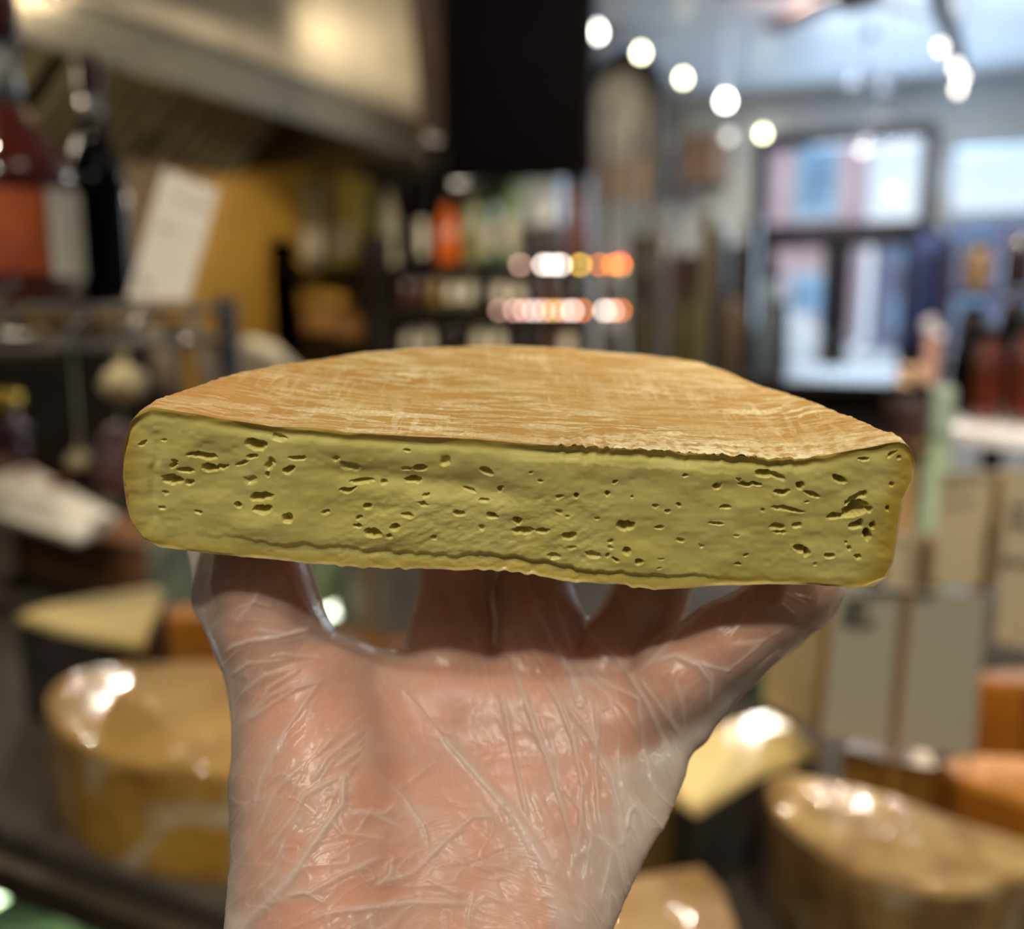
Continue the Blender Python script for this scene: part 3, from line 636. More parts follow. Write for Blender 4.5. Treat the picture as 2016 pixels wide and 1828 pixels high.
def handobj(name, P, Q, m, parent=None, fold=None):
    me = npmesh(name, toloc(P) - toloc(PX[None])[0], Q)
    if fold is not None: attr(me, 'fold', fold)
    return link(name, me, m, parent)
# creases of the bare palm under the film
N = vnormals(Ps, Qs)
if (N * Ps).sum(1).mean() < -1e9: N = -N
pal = [([(735,1300),(745,1400),(790,1500),(830,1620),(820,1760)], 9, -.9), ([(800,1340),(900,1440),(1010,1500),(1120,1520)], 8, -.7), ([(880,1380),(1010,1420),(1130,1400),(1230,1370)], 8, -.6),
       ([(1290,1330),(1340,1380)], 7, -.6), ([(1395,1255),(1440,1310)], 7, -.5), ([(470,1240),(560,1215),(600,1170)], 7, -.5)]
front = np.clip(-N[:, 2] * 1.4, 0, 1)
Ps = Ps + N * (crease(Ps, pal) * .0006 * front)[:, None]
hm = skinmat()
hl = toloc(PX[None])[0]
hand_obj = handobj('hand', Ps, Qs, hm)
hand_obj.matrix_world = CMH @ Matrix.Translation(Vector(hl))
tag(hand_obj, 'raised hand with spread fingers under a thin clear vinyl glove, balancing the cut cheese', 'hand')
G2 = build_field(0.00085, 0.0007, .009, .013, FLAPS)
clamp_under(G2, 0.0005)
Pg, Qg = surface_nets(G2.v, G2.lo, G2.h); Pg = relax(Pg, Qg, 3)
# the cuff end is open below the picture: drop faces there
def subdiv(P, Q):
    E = np.concatenate([Q[:, [0, 1]], Q[:, [1, 2]], Q[:, [2, 3]], Q[:, [3, 0]]]); Es = np.sort(E, 1)
    key = Es[:, 0].astype(np.int64) * len(P) + Es[:, 1]; uk, inv = np.unique(key, return_inverse=True)
    a, b = uk // len(P), uk % len(P); nP = len(P); M = (P[a] + P[b]) / 2; Fm = P[Q].mean(1)
    e = (inv + nP).reshape(4, -1).T; f = np.arange(len(Q)) + nP + len(uk)
    P2 = np.concatenate([P, M, Fm])
    Q2 = np.concatenate([np.stack([Q[:, 0], e[:, 0], f, e[:, 3]], -1), np.stack([Q[:, 1], e[:, 1], f, e[:, 0]], -1), np.stack([Q[:, 2], e[:, 2], f, e[:, 1]], -1), np.stack([Q[:, 3], e[:, 3], f, e[:, 2]], -1)])
    return P2, Q2
Pg, Qg = subdiv(Pg, Qg); Pg = relax(Pg, Qg, 3, .5)
N = vnormals(Pg, Qg)
u = Pg[:, 0] / Pg[:, 2] * F + CX; v = Pg[:, 1] / Pg[:, 2] * F + CY
front = np.clip(-N[:, 2] * 1.6, 0, 1)
cr = crease(Pg, LINES, .9); cr2 = crease(Pg, LINES, 2.6)
# how far the film stands off the skin
gi = (Pg - G1.lo) / G1.h; g0 = np.clip(gi.astype(int), 0, G1.n - 2); gf = np.clip(gi - g0, 0, 1); dist = 0
for a in (0, 1):
    for b in (0, 1):
        for c_ in (0, 1):
            dist = dist + G1.v[g0[:, 0] + a, g0[:, 1] + b, g0[:, 2] + c_] * (gf[:, 0] if a else 1 - gf[:, 0]) * (gf[:, 1] if b else 1 - gf[:, 1]) * (gf[:, 2] if c_ else 1 - gf[:, 2])
loose = sst(.0012, .0045, dist) * sst(-.5, -1.5, -dist * 1e9)
# fine crumpling of the film: sharp ridges that run with the pull of the film
def ridge(x): return 1 - np.minimum(1, np.abs(x) * 2.6)
wob = 9 * noise(u / 70, v / 70, seed=64) + 4 * noise(u / 30, v / 30, seed=61)
r1 = 0; r2 = 0; tot = 1e-6
for deg, cu, cvv, ru, rv in ((-54, 560, 1450, 150, 260), (-30, 760, 1720, 190, 110), (68, 1120, 1480, 170, 260), (-8, 560, 1240, 110, 70), (20, 960, 1740, 130, 100), (-50, 1440, 1290, 160, 120)):
    ca, sa = cos(radians(deg)), sin(radians(deg)); al = u * ca + v * sa; ac = -u * sa + v * ca + wob
    wt = np.exp(-((u - cu) / ru) ** 2 - ((v - cvv) / rv) ** 2) ** 2 + 1e-9
    r1 = r1 + wt * ridge(noise(al / 120 + deg, ac / 19, seed=62)) ** 4; r2 = r2 + wt * ridge(noise(al / 70, ac / 10 + deg, seed=63)) ** 3; tot = tot + wt
r1 = r1 / tot; r2 = r2 / tot
r3 = ridge(noise(u / 42 + .8 * noise(u / 60, v / 60, seed=67), v / 42, seed=65)) ** 5
mask = .35 + .65 * sst(-.3, .5, noise(u / 110, v / 110, seed=66) + .6 * sst(1500, 1700, v) + .5 * sst(1060, 1200, u) + .4 * sst(620, 520, u))
smooth_zone = np.exp(-(((u - 800) / 140) ** 2 + ((v - 1360) / 75) ** 2))
mask = mask * (1 - .8 * smooth_zone)
wr = mask * (.55 * r1 + .28 * r2 + .5 * r3 * sst(1480, 1560, v) * sst(1050, 950, u))
bumps = .5 * noise(u / 60, v / 60, seed=68) + .25 * noise(u / 27, v / 27, seed=69)
disp = (cr * .00046 + wr * .00050 + bumps * .0005 * mask) * (.35 + .65 * front)
und = ((Pg - O0) @ Uc) - HB; disp = disp * sst(-.0006, -.003, und)
disp = np.maximum(disp, .00035 - dist)
Pg = Pg + N * disp[:, None]
fold = np.clip(np.clip(cr, 0, 1.3) * .38 + np.clip(cr2, 0, 1.2) * .22 + wr * .5 + loose * .7 + .2 * fbm(u / 90, v / 70, seed=71), 0, 1.2)
glove = handobj('glove', Pg, Qg, glovemat(), hand_obj, fold)
glove['label'] = 'thin clear vinyl glove, loose and wrinkled'
_sl = MB().tube([Vector(q) - Vector(toloc(PX[None])[0]) for q in toloc(np.array([(-.028, .160, .225), (-.028, .215, .190), (-.029, .30, .120), (-.03, .38, .05)]))], [.030, .033, .037, .040], 24)
_sl.build('sleeve', mat('dark_sleeve', (30, 30, 34), .8), hand_obj, smooth=True)
# ================================================================ THE SHOP
random.seed(4)
M_wall = mat('white_paint', (196, 200, 200), .55, var=.04, scale=3); M_ceil = mat('gloss_white_ceiling', (190, 196, 204), .32, var=.05, scale=2, bump=.15, bscale=6)
M_dark = mat('dark_panel', (22, 17, 14), .5, var=.3, scale=4); M_wood = mat('yellow_wood_panel', (172, 134, 50), .45, scale=9, rgb2=(120, 84, 28), stretch=(6, 6, .6))
M_floor = mat('brown_floor', (70, 54, 44), .4, scale=3, var=.25); M_steel = mat('brushed_steel', (160, 150, 128), .16, .95, var=.08, scale=20, stretch=(.25, .25, 10), bump=.22, bscale=22)
M_steeld = mat('worn_steel', (120, 112, 98), .35, 1.0, var=.2, scale=14); M_chrome = mat('chrome_wire', (205, 200, 190), .22, 1.0, var=.05)
M_frame = mat('dark_blue_door_paint', (16, 17, 34), .4, var=.2); M_black = mat('black_plastic', (3, 3, 3), .8, var=.3)
M_glass = mat('window_glass', (235, 245, 250), .02, var=.01)
_n = M_glass.node_tree.nodes; _t = _n.new('ShaderNodeBsdfTransparent'); _m = _n.new('ShaderNodeMixShader'); _m.inputs[0].default_value = .06
M_glass.node_tree.links.new(_t.outputs[0], _m.inputs[1]); M_glass.node_tree.links.new(_n['Principled BSDF'].outputs[0], _m.inputs[2]); M_glass.node_tree.links.new(_m.outputs[0], _n['Material Output'].inputs['Surface']); M_counter = mat('dark_counter', (52, 45, 36), .8, var=.2, scale=8)
def struct(name, c, d, m, rz=0): return box_thing(name, m, c, d, None, None, kind='structure', bevel=0, rz=rz)
struct('floor', (0, 3.2, -.05), (7.4, 10.2, .1), M_floor); struct('ceiling', (0, 3.2, 3.25), (7.4, 10.2, .1), M_ceil)
struct('wall_left', (-3.2, 3.2, 1.6), (.1, 10.0, 3.2), M_wood); struct('wall_right', (3.2, 3.2, 1.6), (.1, 10.0, 3.2), M_wall)
struct('wall_near', (0, -1.8, 1.6), (6.5, .1, 3.2), M_wall)
struct('wall_partition', (-2.435, 4.72, 1.6), (1.43, .1, 3.2), M_dark)
# door wall with its openings
YD = 8.1
def wallbox(x0, x1, z0, z1): return ((x0 + x1) / 2, YD + .07, (z0 + z1) / 2), (x1 - x0, .14, z1 - z0)
w = MB()
for q in ((-3.15, -1.45, 0, 3.2), (-1.45, -.12, 2.84, 3.2), (-.12, -.01, 0, 3.2), (-.01, 2.55, 0, .95), (-.01, 2.55, 2.68, 3.2), (2.55, 3.15, 0, 3.2)): w.box(*wallbox(*q))
tag(w.build('wall_far', M_wall), kind='structure')
dr = empty('door_1', (-.785, YD, 0), None, None); dr['kind'] = 'structure'
def rel(o, b): return (o[0] - b[0], o[1] - b[1], o[2] - b[2])
fr = MB()
for x in (-1.37, -.10): fr.box(rel((x, YD, 1.42), (-.735, YD, 0)), (.10, .16, 2.84))
for z in (2.80, 2.07): fr.box((0, 0, z), (1.30, .15, .12))
fr.build('door_frame', M_frame, dr)
for sx in (-1, 1):
    lf = MB(); xc = sx * .305
    lf.box((xc - .265, 0, 1.02), (.14, .05, 2.02)).box((xc + .265, 0, 1.02), (.14, .05, 2.02)).box((xc, 0, 1.98), (.5, .05, .10)).box((xc, 0, .46), (.5, .045, .9))
    lo_ = lf.build('door_leaf', M_frame, dr); MB().box((xc, 0, 1.42), (.46, .008, 1.02)).build('pane', M_glass, lo_)
    MB().tube([(sx * .07, -.05, .95), (sx * .07, -.09, 1.0), (sx * .07, -.09, 1.2), (sx * .07, -.05, 1.25)], .01).build('door_handle', M_chrome, lo_)
MB().box((0, 0, 2.43), (1.2, .008, .64)).build('pane', M_glass, dr)
wd = empty('window_1', (1.27, YD, .95), None, None); wd['kind'] = 'structure'
fr = MB()
M_wf = mat('pale_window_paint', (170, 190, 205), .4, var=.05)
for x in (-1.26, -.42, .42, 1.26): fr.box((x, 0, .865), (.05, .12, 1.73))
for z in (.02, 1.2, 1.71): fr.box((0, 0, z), (2.56, .12, .05))
fr.build('window_frame', M_wf, wd); MB().box((0, 0, .865), (2.5, .008, 1.7)).build('pane', M_glass, wd)
# the street outside
tag(MB().box((0, 19, -.1), (30, 21, .1)).build('street', mat('asphalt', (150, 158, 170), .8, scale=2)), kind='structure')
def building(x, y, wd_, h, m, mw, label, n, k):
    b = empty('building', (x, y, 0), label, 'building')
    MB().box((0, 0, h / 2), (wd_, 3, h)).build('wall', m, b)
    for i in range(n):
        for j in range(k):
            cx_ = (i - (n - 1) / 2) * wd_ / n; cz_ = 1.3 + j * h / (k + .3)
            f = MB().box((cx_, -1.52, cz_), (wd_ / n * .52, .06, h / k * .55)).build('window_frame', mw, b)
            MB().box((cx_, -1.56, cz_), (wd_ / n * .42, .03, h / k * .45)).build('pane', mat('far_glass', (120, 165, 205), .1, var=.4, scale=1), f)
building(-3.9, 21, 4.6, 9, mat('pink_brick', (226, 186, 186), .8, scale=3, var=.1), mat('blue_white_trim', (190, 225, 250), .6), 'pink brick building across the street seen through the glass door', 3, 3)
building(.6, 24, 4.0, 3.3, mat('mauve_render', (120, 124, 165), .8, scale=2), mat('lilac_trim', (150, 150, 190), .6), 'low mauve building across the street behind the parked cars', 3, 2)
building(4.8, 21.5, 3.8, 8, mat('pale_blue_render', (190, 205, 225), .8, scale=2), mat('blue_white_trim', (190, 225, 250), .6), 'pale blue building across the street beyond the shop window', 3, 3)
def car(x, y, label, body):
    c = empty('car', (x, y, -.05), label, 'car', 'cars parked in the street')
    prof = [(-2.1, .35), (-2.15, .75), (-1.9, .95), (-1.2, 1.0), (-.7, 1.42), (.75, 1.45), (1.4, 1.02), (2.0, .92), (2.15, .7), (2.1, .35)]
    n = len(prof); v = [(a, s * .85 * (.86 if b > 1.2 else 1), b) for s in (-1, 1) for a, b in prof]
    f = [tuple(range(n)), tuple(range(2 * n - 1, n - 1, -1))] + [(i, i + n, (i + 1) % n + n, (i + 1) % n) for i in range(n)]
    MB().add(v, f).build('body', body, c, bevel=.06)
    for sx in (-1.3, 1.3):
        for sy in (-.8, .8):
            o = MB().lathe([(.1, -.1), (.33, -.1), (.35, -.06), (.35, .06), (.33, .1), (.1, .1)], 20).build('wheel', M_black, c, (sx, sy, .35)); o.rotation_euler = (pi / 2, 0, 0)
    for a, b in ((-1.0, -.08), (.0, 1.1)): MB().add([(a if a > -.9 else -1.05, -.80, 1.05), (b, -.82, 1.05), (b if b < 1 else .7, -.75, 1.36), (a if a > -.9 else -.68, -.75, 1.36), (a if a > -.9 else -1.05, -.77, 1.05), (b, -.79, 1.05), (b if b < 1 else .7, -.72, 1.36), (a if a > -.9 else -.68, -.72, 1.36)], [(0, 1, 2, 3), (7, 6, 5, 4), (0, 4, 5, 1), (1, 5, 6, 2), (2, 6, 7, 3), (3, 7, 4, 0)]).build('side_window', mat('car_glass', (60, 90, 130), .05, var=.2), c)
M_carw = mat('white_car_paint', (245, 250, 255), .2, var=.02, coat=1); car(-2.4, 12.6, 'white car parked behind the left glass door leaf', M_carw); car(2.4, 12.2, 'white car parked behind the right glass door leaf', M_carw)

# ---- extractor hood over the kitchen on the left
hd = empty('extractor_hood', (-2.3, 1.4, 2.0), 'large stainless steel extractor hood with baffle filters above the left shelf', 'extractor hood')
hx0, hx1, hy0, hy1 = -2.84, -1.80, -.6, 3.1
def hr(x, y, z): return (x + 2.3, y - 1.4, z - 2.0)
MB().box(hr(hx1, (hy0 + hy1) / 2, 2.065), (.02, hy1 - hy0, .13)).box(hr(hx0, (hy0 + hy1) / 2, 2.065), (.02, hy1 - hy0, .13)).box(hr((hx0 + hx1) / 2, hy1, 2.065), (hx1 - hx0, .02, .13)).box(hr((hx0 + hx1) / 2, hy0, 2.065), (hx1 - hx0, .02, .13)).build('rim', M_steel, hd, bevel=.006)
MB().box(hr(hx1 + .008, (hy0 + hy1) / 2, 2.125), (.02, hy1 - hy0, .02)).build('edge_strip', M_steel, hd, bevel=.006)
v = []; n = 14
for y in (hy0, hy1):
    for i in range(n + 1):
        t = i / n; v.append(hr(hx1 - .01 - .16 * t ** 1.5, y, 2.13 + 1.07 * t))
    v.append(hr(hx0, y, 3.2)); v.append(hr(hx0, y, 2.13))
k = n + 3
M_can = mat('canopy_steel', (158, 148, 126), .30, .95, var=.08, scale=6)
_b = M_can.node_tree.nodes['Principled BSDF']; _b.inputs['Anisotropic'].default_value = .93; _tg = M_can.node_tree.nodes.new('ShaderNodeTangent'); _tg.direction_type = 'RADIAL'; _tg.axis = 'Z'; M_can.node_tree.links.new(_tg.outputs[0], _b.inputs['Tangent'])
MB().add(v, [(i, i + 1, i + 1 + k, i + k) for i in range(k - 2)] + [tuple(range(k)), tuple(range(2 * k - 1, k - 1, -1))]).build('canopy', M_can, hd, smooth=False)
for i in range(7):
    y0 = hy1 - .12 - (i + 1) * .5
    fm = MB(); rot = Matrix.Rotation(radians(-38), 3, 'Y')
    fm.box(hr(-2.42, y0 + .25, 2.12), (.5, .48, .01), rot)
    fl = fm.build('filter', mat('filter_steel', (60, 52, 36), .5, .3, var=.2), hd)
    sl = MB()
    for j in range(6): sl.box(Vector(hr(-2.42, y0 + .06 + j * .075, 2.12)) + rot @ Vector((0, 0, -.018)), (.46, .036, .02), rot)
    sl.build('slat', mat('slat_steel', (176, 164, 130), .4, .4), fl)
# dark cabinet hung beside the hood
bx = empty('hanging_cabinet', (-1.585, 3.5, 1.96), 'black square cabinet hanging from the ceiling between hood and lights', 'cabinet')
MB().box((0, 0, .62), (.62, .08, 1.24)).build('body', M_black, bx, bevel=.01)
MB().box((0, -.045, .62), (.56, .014, 1.16)).build('door', mat('black_gloss', (3, 2, 3), .8, var=.2), bx, bevel=.004)
sd = box_thing('duct_cover', mat('dark_brown_paint', (44, 33, 26), .6, var=.3, scale=3), (-1.98, 3.3, 2.66), (.16, .3, 1.08), 'dark brown steel duct cover closing the end of the hood', 'duct cover', bevel=.02)

# ---- helpers for shelf goods
def jar(name, loc, r, h, m, lid, label, cat, group=None, lm=None):
    e = empty(name, loc, label, cat, group)
    MB().lathe([(r * .85, 0), (r, .012), (r, h * .78), (r * .82, h * .86), (r * .8, h * .9)], 20).build('body', m, e, smooth=True)
    MB().lathe([(r * .84, h * .86), (r * .88, h * .88), (r * .88, h * .99), (r * .8, h)], 20).build('lid', lid, e, smooth=False)
    if lm: MB().arc([(r * 1.01, h * .2), (r * 1.03, h * .2), (r * 1.03, h * .68), (r * 1.01, h * .68)], radians(200), radians(340), 12).build('label', lm, e)
    return e
def bottle(name, loc, r, h, m, cap, label, cat, group=None, lm=None, sh=.55, neck=.32, lab=(210, 340), two=None, neckm=None):
    e = empty(name, loc, label, cat, group); nr = r * neck
    P1 = [(r * .8, 0), (r * .97, .008), (r, .02), (r, h * sh * .92)]
    P2 = [(r * .97, h * sh), (r * .80, h * (sh + .06)), (nr * 1.7, h * (sh + .14)), (nr * 1.15, h * (sh + .20)), (nr, h * (sh + .28)), (nr, h * .93)]
    if neckm is None:
        MB().lathe(P1 + P2, 28).build('glass', m, e, smooth=True)
    else:
        MB().lathe(P1 + P2[:4], 28).build('glass', m, e, smooth=True)
        MB().lathe([(nr * 1.16, h * (sh + .2)), (nr * 1.02, h * (sh + .28)), (nr, h * .93)], 24).build('neck', neckm, e, smooth=True)
    MB().lathe([(nr * 1.18, h * .84), (nr * 1.22, h * .86), (nr * 1.22, h * .97), (nr * 1.05, h)], 20).build('cap', cap, e, smooth=True)
    if lm: MB().arc([(r * 1.01, h * .10), (r * 1.03, h * .10), (r * 1.03, h * sh * .82), (r * 1.01, h * sh * .82)], radians(lab[0]), radians(lab[1]), 18).build('label', lm, e)
    if two: MB().arc([(r * 1.008, h * .09), (r * 1.025, h * .09), (r * 1.025, h * sh * .84), (r * 1.008, h * sh * .84)], radians(two[0]), radians(two[1]), 18).build('back_label', two[2], e)
    return e
M_cap = mat('dark_cap', (26, 18, 16), .35, var=.2); M_gold = mat('gold_foil', (176, 150, 62), .3, .9, var=.2); M_paper = mat('paper_label', (214, 206, 186), .7, var=.05)
M_clear = mat('clear_glass', (120, 122, 118), .08, var=.05, coat=.6)

# ---- near wire shelf with the spirit bottles
def wire_shelf(e, x0, x1, y0, y1, z, m, rim=.042, pitch=.055, wires=True):
    t = MB()
    for zz in (z, z - rim):
        t.tube([(x0, y0, zz), (x1, y0, zz)], .0055); t.tube([(x0, y1, zz), (x1, y1, zz)], .004)
    for x in (x0, x1):
        for zz in (z, z - rim): t.tube([(x, y0, zz), (x, y1, zz)], .004)
    zz_ = []
    k = int((x1 - x0) / pitch)
    for i in range(2 * k + 1): zz_.append((x0 + i * pitch / 2, y0, z - (rim if i % 2 else 0)))
    t.tube(zz_, .005, 6)
    if wires:
        n = int((x1 - x0) / .028)
        for i in range(n): t.tube([(x0 + .014 + i * .028, y0, z), (x0 + .014 + i * .028, y1, z)], .0018, 5)
    return t.build('shelf', m, e)
SY = .95
ws = empty('wire_shelf', (0, 0, 0), 'chrome wire shelf rack carrying the spirit bottles on the left', 'shelf')
wo = wire_shelf(ws, 0, 1.15, 0, .60, 1.449, M_chrome, pitch=.085); wo.location = (-.86, -.2, 0); wo.rotation_euler = (0, 0, pi / 2)
M_post = mat('steel_post', (120, 126, 134), .25, 1.0, var=.1)
for x, y in ((-.855, SY), (-1.455, SY), (-.855, -.195), (-1.455, -.195)):
    MB().tube([(x, y, .905), (x, y, 1.462)], .0125, 14).build('post', M_post, ws)
ZS = 1.4525
amber = mat('amber_spirit', (56, 14, 4), .06, var=.25, scale=14, coat=.8, sss=0); red_l = mat('orange_label', (178, 84, 28), .6, rgb2=(126, 44, 14), scale=14)
p = at(38, 600, 1.12)
bottle('spirit_bottle', (p.x, p.y, ZS), .077, .362, amber, mat('red_wax', (58, 14, 10), .35), 'wide amber spirit bottle with orange and cream labels, nearest on the left shelf', 'bottle', lm=red_l, sh=.44, neck=.30, lab=(232, 350), two=(352, 398, M_paper), neckm=M_clear)
p = at(209, 600, 1.27)
bottle('wine_bottle', (p.x, p.y, ZS), .039, .330, mat('black_glass', (5, 4, 4), .12, coat=.2), mat('dark_red_foil', (48, 14, 14), .35), 'slim black bottle with dark red capsule beside the cream card', 'bottle', sh=.52, neck=.33, neckm=M_clear)
def ink(e, pts, r, m): MB().tube(pts, r, 5).build('handwriting', m, e)
def scribble(L, seed, n=10, amp=.35):
    R_ = random.Random(seed); return [(i / (n * 3) , amp * (R_.random() - .5) + (.5 if i % 2 else -.5) * amp) for i in range(n * 3 + 1)]
def writing(e, O, ex, ey, nrm, L, h, m, seed, th=.0011):
    """one line of illegible handwriting strokes from O along ex"""
    pts = [O + ex * (a * L) + ey * (b * h) + nrm * .0012 for a, b in scribble(L, seed, max(4, int(L / h * 1.3)))]
    k = random.Random(seed).randint(6, 9); parts = []
    i = 0; mb = MB()
    while i < len(pts) - 3:
        mb.tube(pts[i:i + k], th, 5); i += k + 1
    return mb.build('handwriting', m, e)
M_ink = mat('dark_ink', (40, 40, 42), .6); M_inkl = mat('grey_ink', (120, 118, 104), .6)
# paper card leaning on the shelf
A_, B_, C_, D_ = at(322, 332, 1.24), at(430, 372, 1.24), at(370, 590, 1.19), at(250, 588, 1.19)
cdm = mat('cream_card', (196, 190, 176), .7, var=.05, scale=6)
def card(name, pts, m, label, th=.0012, group=None, cat='sign'):
    o_ = pts[0]; c = empty(name, o_, label, cat, group)
    nrm = (pts[1] - pts[0]).cross(pts[3] - pts[0]).normalized()
    if nrm.y > 0: nrm = -nrm
    v = [q - o_ for q in pts] + [q - o_ - nrm * th for q in pts]
    MB().add(v, [(3, 2, 1, 0), (4, 5, 6, 7), (0, 1, 5, 4), (1, 2, 6, 5), (2, 3, 7, 6), (3, 0, 4, 7)]).build('paper', m, c)
    return c, nrm
c, nrm = card('leaning_card', [A_, B_, C_, D_], cdm, 'cream handwritten card leaning on the wire shelf beside the black bottle')
ex, ey = (B_ - A_), (D_ - A_)
for i, (a, b, L) in enumerate(((.28, .18, .62), (.22, .42, .62), (.1, .85, .25))): writing(c, ex * a + ey * b, ex.normalized(), ey.normalized(), nrm, ex.length * L, .020, M_inkl, 70 + i, .0016)
# things under the wire shelf
M_mar = mat('salami_skin', (130, 114, 96), .7, var=.25, scale=50, bump=.3); M_garlic = mat('garlic_skin', (196, 180, 138), .6, var=.2, scale=30)
def salami(px, py, Y, L, r, lean, label):
    p = onY(px, py, Y); r *= .8; L *= .8; e = empty('dried_sausage', p, label, 'sausage', None)
    n = 14; pts = [(lean * L * (i / n - .5), 0, L * (i / n - .5)) for i in range(n + 1)]; R_ = [max(.002, r * math.sqrt(max(0, 1 - (2 * abs(i / n - .5)) ** 4))) for i in range(n + 1)]
    MB().tube(pts, R_, 18).build('casing', M_mar, e, smooth=True); MB().tube([(lean * L * .5, 0, L * .5), (lean * L * .5, 0, 1.407 - p.z)], .0015, 6).build('string', M_paper, e)
salami(322, 705, .92, .13, .021, -.30, 'pale dried sausage hanging under the wire shelf, left of the pair')
salami(405, 705, .93, .12, .020, -.34, 'pale dried sausage hanging under the wire shelf, right of the pair')
def garlic(px, py, Y, r, label, m=M_garlic):
    p = onY(px, py, Y); e = empty('garlic_bulb', p, label, 'garlic')
    n, k = 24, 12; v = []; f = []
    for i in range(k + 1):
        a = pi * i / k
        for j in range(n):
            b = 2 * pi * j / n; q = r * sin(a) * (1 + .08 * cos(6 * b)) * (1 - .15 * cos(a)); v.append((q * cos(b), q * sin(b), r * .82 * cos(a) + (r * .5 if i == 0 else 0)))
    for i in range(k):
        for j in range(n): f.append((i * n + j, i * n + (j + 1) % n, (i + 1) * n + (j + 1) % n, (i + 1) * n + j))
    MB().add(v, f).build('cloves', m, e, smooth=True); MB().tube([(0, 0, r * .7), (r * .15, 0, r * 1.5), (r * .3, 0, r * 1.9)], [r * .22, r * .12, r * .1], 8).build('stem', m, e); MB().tube([(r * .3, 0, r * 1.8), (r * .3, 0, 1.447 - p.z)], .001, 6).build('string', M_paper, e)
garlic(245, 752, .85, .028, 'cream garlic bulb hanging under the wire shelf beside the hanging sausages')
garlic(155, 905, .85, .016, 'small cream garlic bulb hanging in the dark behind the white packet')
p = onY(228, 905, .88)
pk = empty('sausage_packet', (p.x, p.y, p.z - .04), 'pale pink wrapped packet half hidden behind the cheese, left side', 'packet'); n = 16
MB().tube([(-.016 + .032 * i / n, 0, .10 * i / n - .01) for i in range(n + 1)], [.003 + .026 * math.sin(pi * i / n) ** .4 for i in range(n + 1)], 16).build('wrapper', mat('pink_wrap', (170, 140, 140), .4, rgb2=(96, 40, 44), scale=24), pk, smooth=True); MB().box((-.02, 0, -.012), (.02, .004, .02)).build('tail', M_paper, pk); MB().tube([(.016, 0, .085), (.016, 0, 1.447 - p.z + .04)], .001, 6).build('string', M_paper, pk)
p = onY(20, 1020, 1.25)
e = bottle('sauce_bottle', (p.x, 1.25, 1.065), .05, .215, mat('dark_red_sauce', (60, 22, 20), .2, var=.3, coat=.5), M_gold, 'squat dark bottle with gold foil top at the left edge', 'bottle', sh=.5, neck=.72, lm=mat('pink_label', (170, 130, 110), .6))
# slanted white packet with red print on the carton
q0 = [onY(-90, 955, 1.12), onY(60, 915, 1.2), onY(232, 1012, 1.2), onY(150, 1060, 1.08), onY(-90, 985, 1.08)]
def slab(name, pts, th, m, label, cat, dirv=Vector((0, 0, -1)), bevel=.003, group=None, smooth=False):
    o_ = pts[0]; e = bpy.data.objects.new('x', None); n = len(pts)
    v = [q - o_ for q in pts] + [q - o_ + dirv * th for q in pts]
    a = sum((v[i].cross(v[(i + 1) % n]) for i in range(n)), Vector())
    f = [tuple(range(n)), tuple(range(2 * n - 1, n - 1, -1))] + [(i, i + n, (i + 1) % n + n, (i + 1) % n) for i in range(n)]
    if a.dot(dirv) > 0: f = [tuple(reversed(g)) for g in f]
    bpy.data.objects.remove(e)
    ob = MB().add(v, f).build(name, m, None, o_, bevel=bevel, seg=3)
    return tag(ob, label, cat, group)
pkt = slab('white_packet', q0, .016, mat('white_film', (200, 194, 178), .55, var=.12, scale=18, coat=.05), 'crumpled white packet with red print lying slanted on the cardboard carton', 'packet', Vector((0, .25, -1)), .005)
z0_ = q0[0]
for a, b in ((.25, .5), (.75, .35)):
    c0 = onY(20 + 120 * a, 930 + 40 * a, 1.19) - z0_; MB().box(c0 + Vector((0, -.004, .006)), (.05, .03, .004), Matrix.Rotation(radians(-24), 3, 'Y')).build('red_print', mat('red_print', (178, 48, 40), .5), pkt)
MB().box(onY(196, 1030, 1.15) - z0_ + Vector((0, 0, .004)), (.03, .02, .006), Matrix.Rotation(radians(-24), 3, 'Y')).build('sticker', mat('brown_sticker', (80, 50, 34), .5, rgb2=(70, 96, 60), scale=60), pkt)
# cardboard carton
a, b = onY(38, 1192, 1.22), onY(312, 1195, 1.22); t_ = onY(180, 1060, 1.22)
ct = empty('carton', ((a.x + b.x) / 2, 1.22, .905), 'plain brown cardboard carton under the white packet', 'carton')
MB().box((0, .09, (t_.z - .905) / 2), (b.x - a.x, .18, t_.z - .905)).build('box', mat('cardboard', (124, 84, 52), .75, var=.12, scale=5), ct, bevel=.002)
MB().box((0, .03, t_.z - .902), (b.x - a.x + .01, .08, .004)).build('flap', mat('cardboard', (124, 84, 52)), ct)

# ---- the counter and the cheeses on it
ctr = empty('display_counter', (0, .57, 0), 'dark display counter with a glass front that carries all the cheeses', 'counter')
MB().box((-.075, .69, .875), (4.75, 1.36, .05)).build('worktop', M_counter, ctr, bevel=.006)
MB().box((-.075, .70, .17), (4.6, 1.2, .34)).build('base', M_dark, ctr); MB().box((-.075, 1.28, .59), (4.6, .04, .52)).build('back_panel', M_dark, ctr)
MB().box((-.075, .66, .60), (4.6, 1.16, .012)).build('glass_shelf', mat('green_glass_deck', (110, 124, 96), .12, var=.3, scale=10, rgb2=(60, 70, 54), coat=.8), ctr)
for x in (-2.38, 2.22): MB().box((x, .70, .60), (.02, 1.2, .52)).build('end_panel', M_dark, ctr)
MB().box((-.075, -.005, .862), (4.75, .02, .035)).build('front_rail', mat('rail_steel', (74, 66, 52), .4, .6), ctr, bevel=.004)
